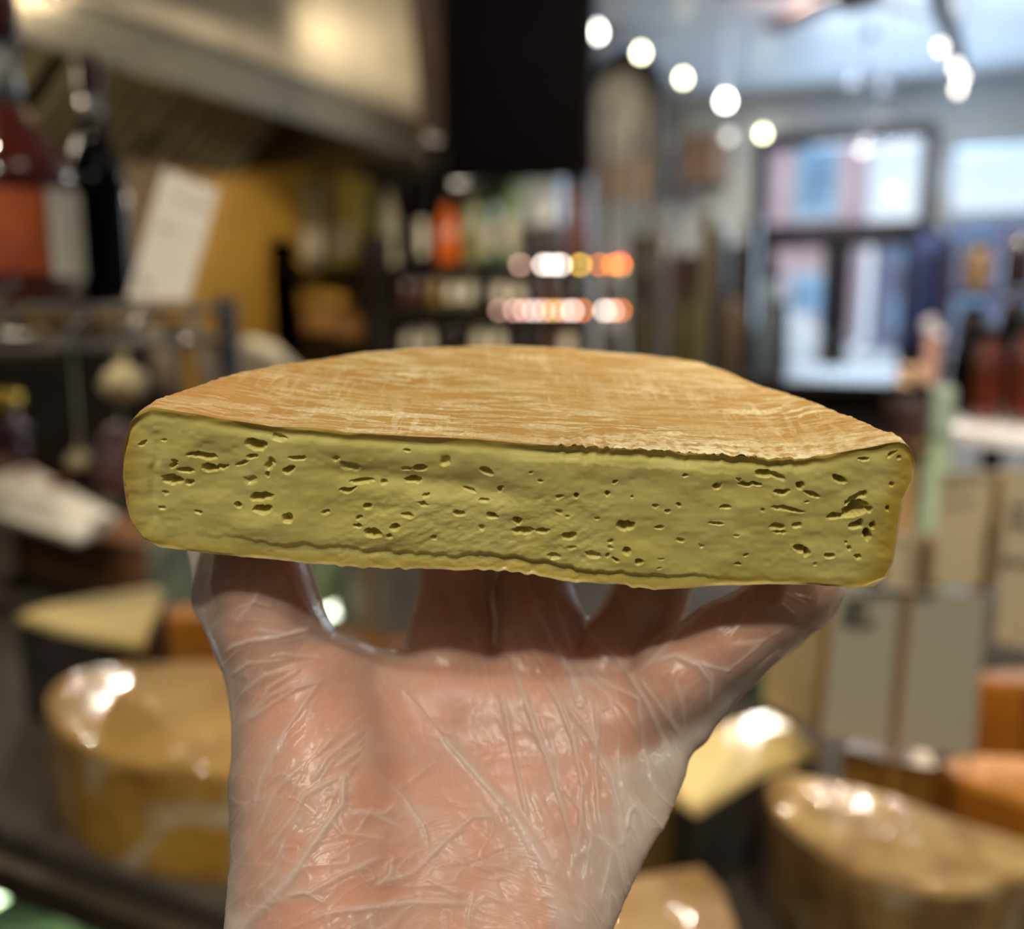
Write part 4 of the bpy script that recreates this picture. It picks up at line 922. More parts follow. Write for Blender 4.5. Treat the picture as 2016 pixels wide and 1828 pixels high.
# glass front of the case, its lamp tube and struts
fg = mat('case_glass', (200, 225, 200), .03, var=.02)
_n = fg.node_tree.nodes; _t = _n.new('ShaderNodeBsdfTransparent'); _t.inputs['Color'].default_value = (.88, .96, .86, 1); _m = _n.new('ShaderNodeMixShader'); _m.inputs[0].default_value = .10
fg.node_tree.links.new(_t.outputs[0], _m.inputs[1]); fg.node_tree.links.new(_n['Principled BSDF'].outputs[0], _m.inputs[2]); fg.node_tree.links.new(_m.outputs[0], _n['Material Output'].inputs['Surface'])
MB().box((-.075, .006, .595), (4.6, .006, .50)).build('front_glass', fg, ctr)
M_trim = mat('green_trim', (140, 152, 116), .3, .3)
mtube = mat('lamp_tube', (255, 255, 235), .4, emit=(238, 255, 220), est=5)
C0 = Vector((0, .57, 0)); a = onY(-40, 1778, .63) - C0
MB().tube([a, a + Vector((0, .30, 0))], .013, 12).build('lamp_tube', mtube, ctr)
a = onY(190, 1745, .64) - C0; b = onY(120, 1850, .64) - C0; MB().tube([a + Vector((0, .1, 0)), b], .006, 8).build('strut', M_trim, ctr)
a = onY(40, 1735, .62) - C0; b = onY(150, 1800, .62) - C0; MB().tube([a, b], .005, 8).build('strut', M_trim, ctr)
for i, (px, py, c_) in enumerate(((260, 1790, (120, 130, 100)), (380, 1850, (168, 160, 128)), (80, 1840, (96, 108, 84)))):
    p = onY(px, py, .78); o = MB().box((0, 0, .045), (.12, .09, .09)).build('wrapped_cheese', mat('case_cheese_%d' % i, c_, .4, coat=.6, var=.2), None, (p.x, .78 + .02 * i, .607), bevel=.012, seg=3)
    tag(o, ('olive wrapped cheese inside the lit case, in the lower left corner, middle one', 'pale wrapped cheese inside the lit case beside the wrist', 'dull green wrapped cheese inside the lit case at the left edge')[i], 'cheese')
# dark range box added under the hood to darken the view there
kr = empty('dark_range_box', (-2.82, 1.0, 0), 'dark steel range box added to darken the view under the extractor hood, left', 'range')
MB().box((0, 0, .70), (.62, 3.1, 1.40)).build('body', mat('range_steel', (34, 28, 20), .5, .3, var=.3), kr, bevel=.01)
for y in (-.8, 0, .8): MB().box((.315, y, .6), (.02, .7, .6)).build('door', mat('range_door', (26, 22, 18), .4, .3), kr, bevel=.005)

def wrapmat(name, rgb, rgb2, scale=10, bs=55, bump=.6, coat=1.0, rough=.6, film=0.0):
    """cheese or rind under clinging film: the film is a clear coat with its own sharp creases"""
    if name in MATS: return MATS[name]
    m = mat(name, rgb, rough, var=.1, scale=scale, rgb2=rgb2, coat=coat, coatrough=.07)
    n = m.node_tree.nodes; l = m.node_tree.links; b = n['Principled BSDF']; mp = n['Mapping']
    b.inputs['Specular IOR Level'].default_value = .2
    z = n.new('ShaderNodeTexNoise'); z.noise_type = 'RIDGED_MULTIFRACTAL'; z.inputs['Scale'].default_value = bs * .5; z.inputs['Detail'].default_value = 4; z.inputs['Distortion'].default_value = 1.0
    mp2 = n.new('ShaderNodeMapping'); mp2.inputs['Scale'].default_value = (1.6, .6, 1); mp2.inputs['Rotation'].default_value = (0, 0, .6)
    l.new(n['Texture Coordinate'].outputs['Object'], mp2.inputs['Vector']); l.new(mp2.outputs['Vector'], z.inputs['Vector'])
    bp = n.new('ShaderNodeBump'); bp.inputs['Strength'].default_value = 1.0; bp.inputs['Distance'].default_value = .0032 * bump; l.new(z.outputs['Fac'], bp.inputs['Height']); l.new(bp.outputs['Normal'], b.inputs['Coat Normal'])
    z3 = n.new('ShaderNodeTexNoise'); z3.inputs['Scale'].default_value = bs; z3.inputs['Detail'].default_value = 4; l.new(mp.outputs['Vector'], z3.inputs['Vector'])
    b3 = n.new('ShaderNodeBump'); b3.inputs['Strength'].default_value = .5; b3.inputs['Distance'].default_value = .006; l.new(z3.outputs['Fac'], b3.inputs['Height']); l.new(b3.outputs['Normal'], b.inputs['Normal'])
    if film:
        zf = n.new('ShaderNodeTexNoise'); zf.inputs['Scale'].default_value = 9; zf.inputs['Detail'].default_value = 6; zf.inputs['Distortion'].default_value = 1.5; l.new(n['Texture Coordinate'].outputs['Object'], zf.inputs['Vector'])
        mr_ = n.new('ShaderNodeMapRange'); mr_.inputs['From Min'].default_value = .52; mr_.inputs['From Max'].default_value = .68; mr_.inputs['To Max'].default_value = film; l.new(zf.outputs['Fac'], mr_.inputs['Value'])
        mx_ = n.new('ShaderNodeMix'); mx_.data_type = 'RGBA'; l.new(mr_.outputs['Result'], mx_.inputs['Factor']); l.new([q for q in n if q.type == 'VALTORGB'][0].outputs['Color'], mx_.inputs['A']); mx_.inputs['B'].default_value = (*lin((190, 182, 156)), 1)
        l.new(mx_.outputs['Result'], b.inputs['Base Color'])
    return m
def block(name, top, zt, zb, m, label, cat='cheese', group=None, mside=None, bevel=.006, flare=0.0, sub=True):
    """a cheese: its top outline at height zt, standing on zb, with its own rounded edge"""
    P_ = [onz(x, y, zt) for x, y in top]; c = sum(P_, Vector()) / len(P_); n = len(P_)
    if sum((P_[i] - c).cross(P_[(i + 1) % n] - c).z for i in range(n)) < 0: P_.reverse()
    e = empty(name, (c.x, c.y, zb), label, cat, group); H = zt - zb
    T_ = [p_ - c for p_ in P_]; v = []
    def ringz(s, z): return [(q.x * s, q.y * s, z) for q in T_]
    rs = [ringz(1 - bevel * 8, H), ringz(1 - bevel * 2.5, H - bevel * .35), ringz(1.0, H - bevel * 1.6), ringz(1 + flare, H * .5), ringz(1.0, bevel * 1.6), ringz(1 - bevel * 3, 0)]
    for r_ in rs: v += r_
    if mside is None: tf = list(range(5))
    f = [tuple(range(n))]; 
    side = [(i * n + j, (i + 1) * n + j, (i + 1) * n + (j + 1) % n, i * n + (j + 1) % n) for i in range(5) for j in range(n)]
    bot = [tuple(5 * n + k for k in range(n - 1, -1, -1))]
    if mside is None:
        MB().add(v, f + side + bot).build('cheese_body', m, e, smooth=False)
    else:
        MB().add(v[:3 * n], f + side[:2 * n]).build('top_face', m, e)
        vv = v[2 * n:]; MB().add(vv, [tuple(i - 2 * n for i in g_) for g_ in side[2 * n:]] + [tuple(i - 2 * n for i in bot[0])]).build('side_rind', mside, e)
    return e
def dens(pts, k=4):
    out = []; n = len(pts)
    for i in range(n):
        p0, p1, p2, p3 = (pts[(i + j - 1) % n] for j in range(4))
        for s in range(k):
            t = s / k; out.append(tuple(.5 * ((2 * p1[a]) + (-p0[a] + p2[a]) * t + (2 * p0[a] - 5 * p1[a] + 4 * p2[a] - p3[a]) * t * t + (-p0[a] + 3 * p1[a] - 3 * p2[a] + p3[a]) * t ** 3) for a in (0, 1)))
    return out
ZC = .90
Mw1 = wrapmat('tan_rind_wrapped', (176, 138, 74), (138, 102, 48), 14, 70, .7); Mw1s = wrapmat('brown_rind_side', (128, 86, 30), (176, 134, 56), 12, 60, .8, .8, .5, .75)
wheel_top = dens([(88, 1388), (110, 1338), (170, 1310), (300, 1300), (480, 1300)], 1) 
wheel_top = [(88, 1388), (92, 1362), (110, 1340), (140, 1322), (185, 1309), (260, 1301), (400, 1298), (560, 1300), (590, 1330), (482, 1519), (475, 1522), (400, 1515), (315, 1506), (268, 1499), (222, 1491), (172, 1470), (130, 1447), (100, 1415)]
block('cheese_wheel_piece', wheel_top, 1.02, ZC, Mw1, 'big film wrapped half wheel with tan top, left of the gloved hand', mside=Mw1s)
Mpale = wrapmat('pale_cheese', (206, 184, 122), (178, 152, 84), 7, 30, .4, .6); Mblk = wrapmat('dark_rind', (30, 26, 24), (60, 54, 52), 18, 40, .6, .6)
block('cheese_wedge_small', [(33, 1208), (90, 1190), (149, 1178), (230, 1164), (309, 1152), (326, 1166), (305, 1215), (283, 1262), (262, 1262), (190, 1250), (112, 1234)], 1.045, ZC, Mpale, 'pale yellow cheese wedge with black side, above the tan half wheel', mside=Mblk)
Mor = wrapmat('orange_cheese', (176, 112, 34), (130, 78, 18), 8, 20, .3, .4)
block('cheese_block', [(328, 1216), (330, 1192), (380, 1184), (440, 1182), (440, 1216)], 1.03, ZC, Mor, 'dark orange cheese block just left of the gloved thumb', bevel=.004)
block('cheese_block', [(640, 1262), (650, 1238), (760, 1238), (840, 1262), (850, 1300), (640, 1300)], .99, ZC, mat('brown_orange_rind', (130, 78, 30), .5, rgb2=(60, 34, 14), scale=10, coat=.3), 'brown orange cheese seen in the gap between thumb and fingers', bevel=.004)
# glass tub and green leaves behind the thumb
p = onY(350, 1180, 1.12)
jar('glass_tub', (p.x, 1.12, .905), .045, .20, mat('milky_glass', (176, 180, 158), .15, rgb2=(120, 140, 112), scale=8, coat=.6), mat('pale_lid', (206, 196, 164), .4), 'milky glass tub between the carton and the gloved thumb', 'tub')
# right hand side cheeses
Mmot = wrapmat('mottled_rind', (150, 110, 62), (206, 172, 112), 26, 120, .8, 1, .5, .3); Mmots = wrapmat('mottled_rind_side', (86, 62, 32), (140, 108, 62), 20, 80, .9, 1, .5, .6)
block('cheese_wheel_piece', [(1544, 1517), (1512, 1525), (1506, 1537), (1508, 1550), (1524, 1586), (1550, 1612), (1585, 1638), (1635, 1675), (1686, 1707), (1745, 1725), (1807, 1738), (1888, 1746), (1960, 1735), (2016, 1712), (2090, 1690), (2100, 1675), (2016, 1650), (1888, 1612), (1767, 1566), (1645, 1537)], 1.01, ZC, Mmot, 'shiny film wrapped half wheel with mottled brown top, lower right corner', mside=Mmots)
Mor2 = wrapmat('orange_rind', (208, 140, 52), (186, 116, 34), 12, 60, .6, .7); Mor2s = wrapmat('orange_rind_side', (170, 104, 28), (120, 68, 16), 9, 20, .4, .4)
block('cheese_block', [(1843, 1500), (1900, 1484), (2016, 1488), (2130, 1500), (2130, 1600), (2016, 1568), (1950, 1546), (1888, 1529)], 1.025, ZC, Mor2, 'orange rinded cheese lying directly behind the mottled half wheel', mside=Mor2s)
block('cheese_block', [(1660, 1470), (1700, 1450), (1830, 1470), (1840, 1500), (1850, 1512), (1760, 1500)], 1.015, ZC, mat('honey_cheese', (196, 148, 66), .4, rgb2=(150, 100, 34), scale=16, stretch=(4, 4, .6), coat=.5), 'honey coloured cheese block under the front price card', bevel=.004)
block('cheese_block', [(1926, 1336), (1930, 1320), (2000, 1316), (2120, 1320), (2120, 1350), (2016, 1345)], 1.06, ZC, Mor2, 'tall orange cheese at the right edge behind the price card', mside=Mor2s)
Mwg = wrapmat('cream_yellow_cheese', (226, 202, 138), (206, 176, 104), 8, 16, .25, .5)
block('cheese_wedge_small', [(1322, 1505), (1360, 1446), (1440, 1418), (1512, 1398), (1550, 1418), (1606, 1470), (1590, 1482), (1500, 1512), (1420, 1560), (1372, 1590), (1330, 1560)], 1.0, ZC, Mwg, 'cream yellow wedge with black rind right of the gloved palm', mside=Mblk)
block('cheese_block', [(1170, 1550), (1260, 1540), (1328, 1548), (1336, 1566), (1290, 1582), (1170, 1585)], .99, ZC, wrapmat('orange_top', (196, 132, 52), (150, 96, 36), 10, 30, .4), 'brown mottled cheese block touching the glove from behind, lower right', mside=wrapmat('moss_side', (104, 84, 38), (66, 48, 22), 26, 30, .5, .4))
block('cheese_block', [(1130, 1750), (1290, 1715), (1380, 1700), (1425, 1745), (1460, 1850), (1440, 1900), (1130, 1900)], .955, ZC, wrapmat('wrapped_pale', (184, 152, 104), (150, 112, 70), 12, 50, 1.2), 'low film wrapped cheese with bright glints beside the wrist')
# jars and leaves behind the wedge
for (px, py, Y, r, h, m, lab) in ((1395, 1395, 1.25, .030, .10, mat('grey_label_jar', (110, 118, 112), .25, coat=.6, rgb2=(50, 54, 52), scale=40), 'grey jar with pale lid behind the gloved little finger'),
                                 (1450, 1395, 1.30, .028, .11, mat('teal_jar', (70, 110, 92), .25, coat=.6, rgb2=(150, 170, 150), scale=50), 'greenish jar standing between two small jars'),
                                 (1530, 1405, 1.22, .030, .085, mat('green_jar', (30, 110, 70), .3, coat=.8), 'bright green jar behind the cream yellow wedge')):
    p = onY(px, py, Y); jar('spice_jar', (p.x, Y, .905), r, h, m, mat('silver_lid', (170, 160, 160), .25, .9), lab, 'jar')
# price cards on wooden skewers
M_cardf = mat('grey_laminated_card', (156, 150, 132), .35, var=.04, scale=5, coat=.3); M_cardb = mat('cream_laminated_card', (178, 164, 134), .4, var=.04, scale=5); M_skew = mat('bamboo_skewer', (132, 92, 42), .6, var=.15, scale=30)
def pcard(pix, Y, skew, m, label, lines, seed, dark=M_ink, th=.0022, lh=.013):
    P_ = [onY(x, y, Y) for x, y in pix]; c, nrm = card('price_card', P_, m, label, .0014, None, 'price card')
    exx, eyy = P_[1] - P_[0], P_[3] - P_[0]
    for i, (a, b, L) in enumerate(lines): writing(c, exx * a + eyy * b, exx.normalized(), eyy.normalized(), nrm, exx.length * L, lh, dark, seed + i, th)
    a, b = onY(*skew[0], Y - .006) - P_[0], onY(*skew[1], Y - .002) - P_[0]
    if seed != 11: b = a + (b - a) * ((.902 - P_[0].z - a.z) / (b.z - a.z))
    MB().tube([a, b], .0030, 8).build('skewer', M_skew, c)
pcard([(1648, 1150), (1942, 1172), (1918, 1492), (1616, 1448)], .86, ((1790, 1158), (1748, 1582)), M_cardf, 'large grey laminated price card on a skewer in the mottled half wheel', ((.22, .02, .45), (.08, .10, .22), (.08, .17, .14), (.08, .23, .2)), 11)
pcard([(1852, 930), (1985, 924), (1965, 1160), (1836, 1150)], 1.06, ((1970, 928), (1935, 1180)), M_cardb, 'cream price card with two faint lines behind the front grey card', ((.05, .05, .8), (.06, .13, .42), (.06, .28, .5)), 21, M_inkl, .0016, .008)
pcard([(1986, 922), (2120, 930), (2095, 1290), (1958, 1262)], 1.02, ((2075, 930), (2060, 1330)), M_cardb, 'cream price card with dark writing cut off by the right edge', ((.10, .22, .6), (.08, .30, .6), (.02, .52, .5)), 31)
pcard([(1742, 1046), (1852, 1052), (1848, 1170), (1738, 1160)], 1.12, ((1827, 1052), (1815, 1180)), M_cardb, 'small cream price card just right of the held cheese', ((.1, .15, .7),), 41, M_inkl, .0014, .008)
pcard([(1520, 1170), (1652, 1186), (1625, 1452), (1500, 1380)], .98, ((1632, 1190), (1607, 1480)), mat('tan_card', (150, 132, 96), .5, var=.05), 'tan price card partly hidden between little finger and grey card', (), 51)
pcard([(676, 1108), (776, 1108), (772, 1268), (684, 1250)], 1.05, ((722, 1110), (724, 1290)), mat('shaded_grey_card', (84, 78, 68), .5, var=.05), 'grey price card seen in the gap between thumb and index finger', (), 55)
e = empty('reflection_glow', onY(648, 1205, 1.0), 'short glowing tube standing for a case light reflection between thumb and index finger', 'lamp')  # glowing tube stands in for a bright reflection of the case light
MB().tube([(-.022, 0, -.010), (.018, 0, .008)], .0085, 14).build('tube', mat('lamp_tube', (255, 255, 235)), e); MB().tube([(.018, 0, .008), (.026, 0, .011)], .009, 14).build('end_cap', M_steeld, e)
p = onY(640, 1150, 1.15)
jar('glass_tub', (p.x, 1.15, .905), .03, .24, mat('green_white_tub', (168, 184, 140), .2, rgb2=(70, 90, 54), scale=22, coat=.5), mat('pale_lid', (206, 196, 164)), 'green and white tub behind the glowing tube between thumb and index finger', 'tub')
# mint bottle, red tub and dark jar at the right of the cheese
p = onY(1836, 1040, 1.35)
bottle('mint_bottle', (p.x, 1.35, .905), .026, .44, mat('mint_glass', (168, 196, 156), .2, rgb2=(206, 222, 190), scale=8, coat=.5), mat('pale_green_cap', (170, 190, 170), .4), 'pale mint green bottle standing behind the cream price cards', 'bottle', sh=.6, neck=.5)
# ---- rack of bottles and jars on the partition
rk = empty('storage_rack', (-2.2, 4.3, 0), 'tall wire storage rack crowded with bottles and jars behind the held cheese', 'rack')
M_rk = mat('rack_wire', (70, 66, 62), .5, .3, var=.2)
for x in (-2.9, -2.76, -1.42, -1.18): 
    for y in (4.1, 4.5): MB().tube([(x + 2.2, y - 4.3, 0), (x + 2.2, y - 4.3, 2.35)], .013, 10).build('post', M_rk, rk)
RZ = (1.20, 1.455, 1.665, 2.2)
for z in RZ:
    t = MB()
    for zz in (z - .008, z - .035): t.tube([(-.72, -.2, zz), (1.02, -.2, zz)], .005); t.tube([(-.72, .2, zz), (1.02, .2, zz)], .005)
    for i in range(40): t.tube([(-.70 + i * .0436, -.2, z - .006), (-.70 + i * .0436, .2, z - .006)], .0025, 5)
    t.build('shelf', M_rk, rk)
def px_at(px, Y=4.2): return onY(px, 600, Y).x
# top shelf, left to right
M_yb = mat('yellow_carton', (190, 172, 74), .6, var=.1, scale=5); M_wb = mat('cream_carton', (196, 188, 146), .6, rgb2=(90, 88, 72), scale=9)
for px, w_, h_, m, lab in ((634, 70, .44, M_wb, 'cream printed carton, leftmost on the top rack shelf'), (695, 62, .46, M_yb, 'yellow carton beside the rack post on the top shelf')):
    x = px_at(px); c = empty('carton', (x, 4.2, RZ[2]), lab, 'carton'); ww = w_ * 4.6 / F
    MB().box((0, 0, h_ / 2), (ww, .16, h_)).build('box', m, c, bevel=.003); MB().box((0, -.082, h_ * .3), (ww * .7, .003, h_ * .3)).build('label', M_paper, c)
gp = mat('green_glass', (62, 100, 62), .12, coat=.8)
rackb = [(770, .045, .46, mat('cream_ceramic', (196, 190, 160), .3, coat=.5), 'cream bottle on the top rack shelf next to the post'),
 (805, .038, .50, mat('black_glass', (9, 6, 6)), 'black wine bottle on the rack, left of the pair beside the orange one'), (838, .038, .50, mat('black_glass', (9, 6, 6)), 'black wine bottle on the rack, right of the pair beside the orange one'),
 (882, .060, .36, mat('orange_glass', (236, 106, 8), .3, coat=.6, emit=None), 'bright orange bottle in the middle of the top rack shelf'), (930, .040, .40, mat('pale_olive_glass', (150, 152, 100), .2, coat=.6), 'pale olive bottle right of the bright orange bottle'),
 (968, .046, .40, gp, 'green bottle with pale label, left of the two on the rack'), (1012, .048, .50, mat('pale_green_glass', (120, 150, 110), .2, coat=.6), 'tall pale green bottle, right of the two on the rack')]
for px, r, h, m, lab in rackb: bottle('rack_bottle', (px_at(px), 4.2, RZ[2]), r, h, m, M_cap, lab, 'bottle', 'bottles on the top rack shelf', M_paper if px in (968, 1012, 838) else None, lab=(230, 310))
x = px_at(1070); cst = empty('clear_box', (x, 4.2, RZ[2] + .17), 'pale blue clear plastic tub resting on dark packs on the rack', 'tub'); MB().box((0, 0, .12), (.19, .16, .24)).build('body', mat('frosted_plastic', (150, 165, 168), .3, rgb2=(84, 80, 84), scale=14), cst, bevel=.01); MB().box((0, 0, .245), (.2, .17, .015)).build('lid', mat('pale_blue_lid', (170, 190, 196), .3), cst)
for i, px in enumerate((1050, 1090)):
    box_thing('dark_pack', mat('dark_pack', (34, 22, 22), .5, var=.3), (px_at(px), 4.2, RZ[2] + .085), (.09, .14, .168), 'dark flat pack below the pale blue tub, %s' % ('left of two' if i == 0 else 'right of two'), 'pack', 'dark packs on the rack')
for i, px in enumerate((1122, 1146)): jar('preserve_jar', (px_at(px), 4.2, RZ[2]), .028, .40, mat('rosy_brown_jar', (110, 66, 52), .3, rgb2=(150, 104, 84), scale=20), M_cap, 'tall rosy brown jar near the right rack post, ' + ('left one' if i == 0 else 'right one'), 'jar', 'rosy jars')
# middle and lower shelves: dark jars
cols = [mat('jar_dark', (34, 26, 24), .25, coat=.6), mat('jar_olive', (96, 92, 60), .3, coat=.5), mat('jar_brown', (70, 40, 26), .3, coat=.5), mat('jar_gold', (130, 104, 52), .3, coat=.4)]
seq = {RZ[1]: [(765, 0, .13), (800, 2, .15), (832, 2, .15), (858, 3, .16), (892, 1, .15), (922, 1, .15), (955, 0, .13), (985, 1, .14), (1018, 1, .13), (1050, 0, .14), (1082, 2, .13), (1114, 0, .13), (1146, 0, .13), (1210, 0, .12)],
       RZ[0]: [(770, 0, .17), (805, 1, .15), (840, 1, .17), (875, 0, .15), (910, 0, .17), (945, 1, .17), (980, 1, .17), (1015, 0, .15), (1050, 0, .16), (1085, 2, .16), (1120, 1, .16), (1150, 0, .16), (1210, 0, .15)]}
nm = {0: 'dark', 1: 'olive', 2: 'brown', 3: 'gold'}
for z, L in seq.items():
    for px, k, h in L:
        sh_ = 'middle' if z == RZ[1] else 'lower'
        jar('preserve_jar', (px_at(px), 4.2, z), .034, h, cols[k], M_cap, '%s glass preserve jar standing in the row on the %s rack shelf' % (nm[k], sh_), 'jar', '%s jars on the %s rack shelf' % (nm[k], sh_), M_paper if k == 1 else None)
# glowing beads for the bright dots along the two shelf edges
cl = {'white': (255, 236, 225), 'pink': (255, 196, 180), 'amber': (255, 205, 90), 'orange': (255, 140, 50), 'red': (255, 60, 40)}
row = [(1024, 521, 'pink', 1.6), (1070, 521, 'white', 4), (1087, 521, 'white', 4), (1104, 521, 'white', 4), (1142, 521, 'amber', 3), (1180, 521, 'orange', 2.4), (1207, 521, 'orange', 3), (1222, 518, 'red', 3.6), (1224, 524, 'amber', 1.4),
       (983, 611, 'pink', 1.2), (1013, 611, 'pink', 2), (1032, 611, 'pink', 2.5), (1051, 611, 'white', 2.2), (1070, 611, 'pink', 2.8), (1089, 611, 'amber', 2.2), (1108, 611, 'pink', 2.6), (1127, 611, 'white', 3), (1146, 611, 'orange', 2.4), (1190, 611, 'white', 3), (1206, 611, 'pink', 2.6), (1222, 611, 'orange', 2.4)]
LO = {}
for px, py, k, s in row:
    p = onY(px, py, 4.08)
    e = empty('glow_bead', p, '%s glowing bead on the %s shelf edge of the rack' % (k, 'upper' if py < 560 else 'lower'), 'light', '%s %s shelf edge beads' % (k, 'upper' if py < 560 else 'lower'))
    MB().lathe([(.002, -.010), (.008, -.007), (.0105, 0), (.008, .007), (.002, .010)], 12).build('bulb', mat('glow_%s_%d' % (k, int(s * 10)), cl[k], .5, emit=cl[k], est=s * 6), e, smooth=True)
    MB().tube([(0, .0, .010), (0, .012, .018)], .003, 6).build('socket', M_black, e)
# cartons left of the rack, low shelves
for (px, py, w_, h_, m, lab) in ((640, 590, 90, 30, mat('gold_box', (150, 116, 44), .6), 'flat gold box left of the rack under the cartons'), (640, 632, 66, 40, mat('tan_box', (176, 128, 74), .6), 'tan square box left of the rack, below the gold box'), (695, 640, 60, 50, mat('brown_box', (130, 88, 48), .6), 'brown box left of the rack beside the tan one')):
    a = onY(px, py, 3.95); ww, hh = w_ * 4.75 / F, h_ * 4.75 / F
    c = empty('storage_box', (a.x, 3.95, a.z - hh / 2), lab, 'box'); MB().box((0, 0, hh / 2), (ww, .14, hh)).build('body', m, c, bevel=.004); MB().box((0, -.072, hh * .5), (ww * .5, .003, hh * .35)).build('label', mat('dull_label', (150, 120, 70), .7), c)
sh = empty('side_shelf', (-3.0, 3.95, 0), 'dark wooden side shelf left of the rack with boxes on it', 'shelf')
for z in (1.215, 1.66): MB().box((.14, 0, z - .012), (.58, .22, .02)).build('board', M_dark, sh, bevel=.002)
for x in (-.16, .44): MB().box((x, 0, .9), (.02, .22, 1.8)).build('side_panel', M_dark, sh)
sl_ = slab('cream_chest', [onY(470, 672, 2.2), onY(486, 660, 2.6), onY(545, 678, 2.6), onY(610, 742, 2.2), onY(470, 742, 2.2)], onY(470, 742, 2.2).z - .0, mat('cream_enamel', (222, 212, 184), .5, var=.05), 'cream enamel chest standing behind the wire shelf post, left of the held cheese', 'chest', Vector((0, 0, -1)), .004)
# ---- right of the rack: bags, boxes, signs and appliances at mid distance
def pbox(name, px0, py0, px1, py1, Y, m, label, cat, depth=.14, rest=None, sub=None, bev=.006):
    a, b = onY(px0, py1, Y), onY(px1, py0, Y); zb = a.z
    e = empty(name, ((a.x + b.x) / 2, Y, zb), label, cat)
    MB().box((0, depth / 2, (b.z - zb) / 2), (b.x - a.x, depth, b.z - zb)).build('body', m, e, bevel=bev)
    MB().box((0, -.003, (b.z - zb) * .5), ((b.x - a.x) * .6, .004, (b.z - zb) * .3)).build('label', sub or m, e)
    return e
M_bg = mat('olive_beige_paper', (92, 84, 56), .7, var=.1); M_bg2 = mat('grey_beige_paper', (112, 104, 84), .7, var=.1); M_bk = mat('soft_black', (14, 14, 20), .5)
mid = empty('side_counter', (-1.0, 5.3, 0), 'dark side counter crowded with goods between rack and door', 'counter')
MB().box((.2, .12, 1.06), (1.7, 1.24, .05)).build('worktop', M_dark, mid, bevel=.004); MB().box((.2, .2, .52), (1.6, .9, 1.03)).build('cabinet', M_dark, mid)
def mbox(name, px0, px1, ptop, Y, m, label, cat, sub=None, bev=.006):
    pb = onY((px0 + px1) / 2, 600, Y); zb = 1.087; a = onY(px0, ptop, Y); b = onY(px1, ptop, Y); h_ = a.z - zb
    e = empty(name, ((a.x + b.x) / 2, Y, zb), label, cat)
    MB().box((0, .05, h_ / 2), (b.x - a.x, .10, h_)).build('body', m, e, bevel=bev); MB().box((0, -.003, h_ * .6), ((b.x - a.x) * .5, .006, h_ * .2)).build('label', sub or M_bg2, e)
mbox('tall_box', 1245, 1308, 462, 5.0, M_bg, 'tall olive box with dark blue top right of the rack', 'box', mat('navy_top', (16, 26, 44), .5))
mbox('tall_box', 1316, 1372, 500, 5.02, mat('dark_red_pack', (60, 34, 26), .6, rgb2=(96, 30, 22), scale=8), 'dark brown and red pack between the two tall beige boxes', 'box')
mbox('tall_box', 1376, 1408, 415, 5.0, M_bg2, 'tallest narrow grey beige box standing before the white wall', 'box')
mbox('small_box', 1318, 1368, 600, 4.85, mat('olive_yellow_box', (122, 112, 62), .6), 'small olive yellow box in front of the tall boxes', 'box')
for i, (x0, x1, pt, lab) in enumerate(((1412, 1432, 450, 'black slim bottle carton beside the tall beige box'), (1436, 1462, 480, 'black carton, second from the tall beige box'), (1466, 1492, 430, 'black carton, tallest of the dark row near the door'))): mbox('dark_carton', x0, x1, pt, 5.1, M_bk, lab, 'carton', mat('brown_label', (60, 48, 38), .6))
for i, (px, pt, c_, lab) in enumerate(((1450, 560, (110, 92, 70), 'brownish jar in front of the dark cartons'), (1500, 640, (150, 150, 156), 'grey white paper bag near the door'), (1520, 520, (150, 170, 186), 'pale blue jar at the end of the side counter'), (1535, 590, (90, 100, 110), 'grey blue jar below the door frame'))):
    Y = (4.9, 5.3, 5.15, 4.95)[i]; a = onY(px, pt, Y); jar('storage_jar', (a.x, Y, 1.087), .055, a.z - 1.087, mat('mid_jar_%d' % i, c_, .35, coat=.3), M_cap, lab, 'jar')
# paper sign, brown box and arched mirror frame on the far wall
def wallsign(name, px0, py0, px1, py1, m, label, lines=0):
    a, b = onY(px0, py1, 7.99), onY(px1, py0, 7.99); e = empty(name, ((a.x + b.x) / 2, 7.99, (a.z + b.z) / 2), label, 'sign'); MB().box((0, 0, 0), (b.x - a.x, .02, b.z - a.z)).build('panel', m, e)
    for i in range(lines):
        t = MB(); z = (b.z - a.z) * (.22 - .4 * i); t.tube([(-.06, -.014, z + .07), (.06, -.014, z + .05), (-.05, -.014, z - .03), (.07, -.014, z - .07)], .014, 6); t.build('character', mat('grey_blue_ink', (96, 100, 118), .6), e)
wallsign('wall_sign', 1285, 325, 1352, 492, mat('white_board', (206, 204, 206), .5), 'white vertical wall sign with two dark characters on the far wall', 2)
a = onY(1333, 308, 6.8); box_thing('speaker_box', mat('brown_speaker', (110, 84, 64), .5), (a.x, 7.75, 2.62 + .02), (.26, .5, .36), 'brown box speaker fixed high on the far white wall', 'speaker')
mr = empty('arched_mirror', onY(1225, 260, 6.2), 'arched panel in a thick dark curved frame beside the black cabinet', 'mirror')
pts = []
for i in range(25):
    a_ = pi * i / 24; pts.append((.27 * cos(a_), 0, .12 + .36 * sin(a_)))
pts = [(.27, 0, -.45)] + pts + [(-.27, 0, -.45)]
MB().tube(pts, .055, 8).build('frame', mat('dark_green_frame', (14, 20, 24), .4), mr)
MB().add([(x * .95, .01, z) for x, y, z in pts] + [(x * .95, .03, z) for x, y, z in pts], [tuple(range(len(pts) - 1, -1, -1)), tuple(range(len(pts), 2 * len(pts)))]).build('panel', mat('beige_panel', (196, 186, 166), .4, var=.05), mr)
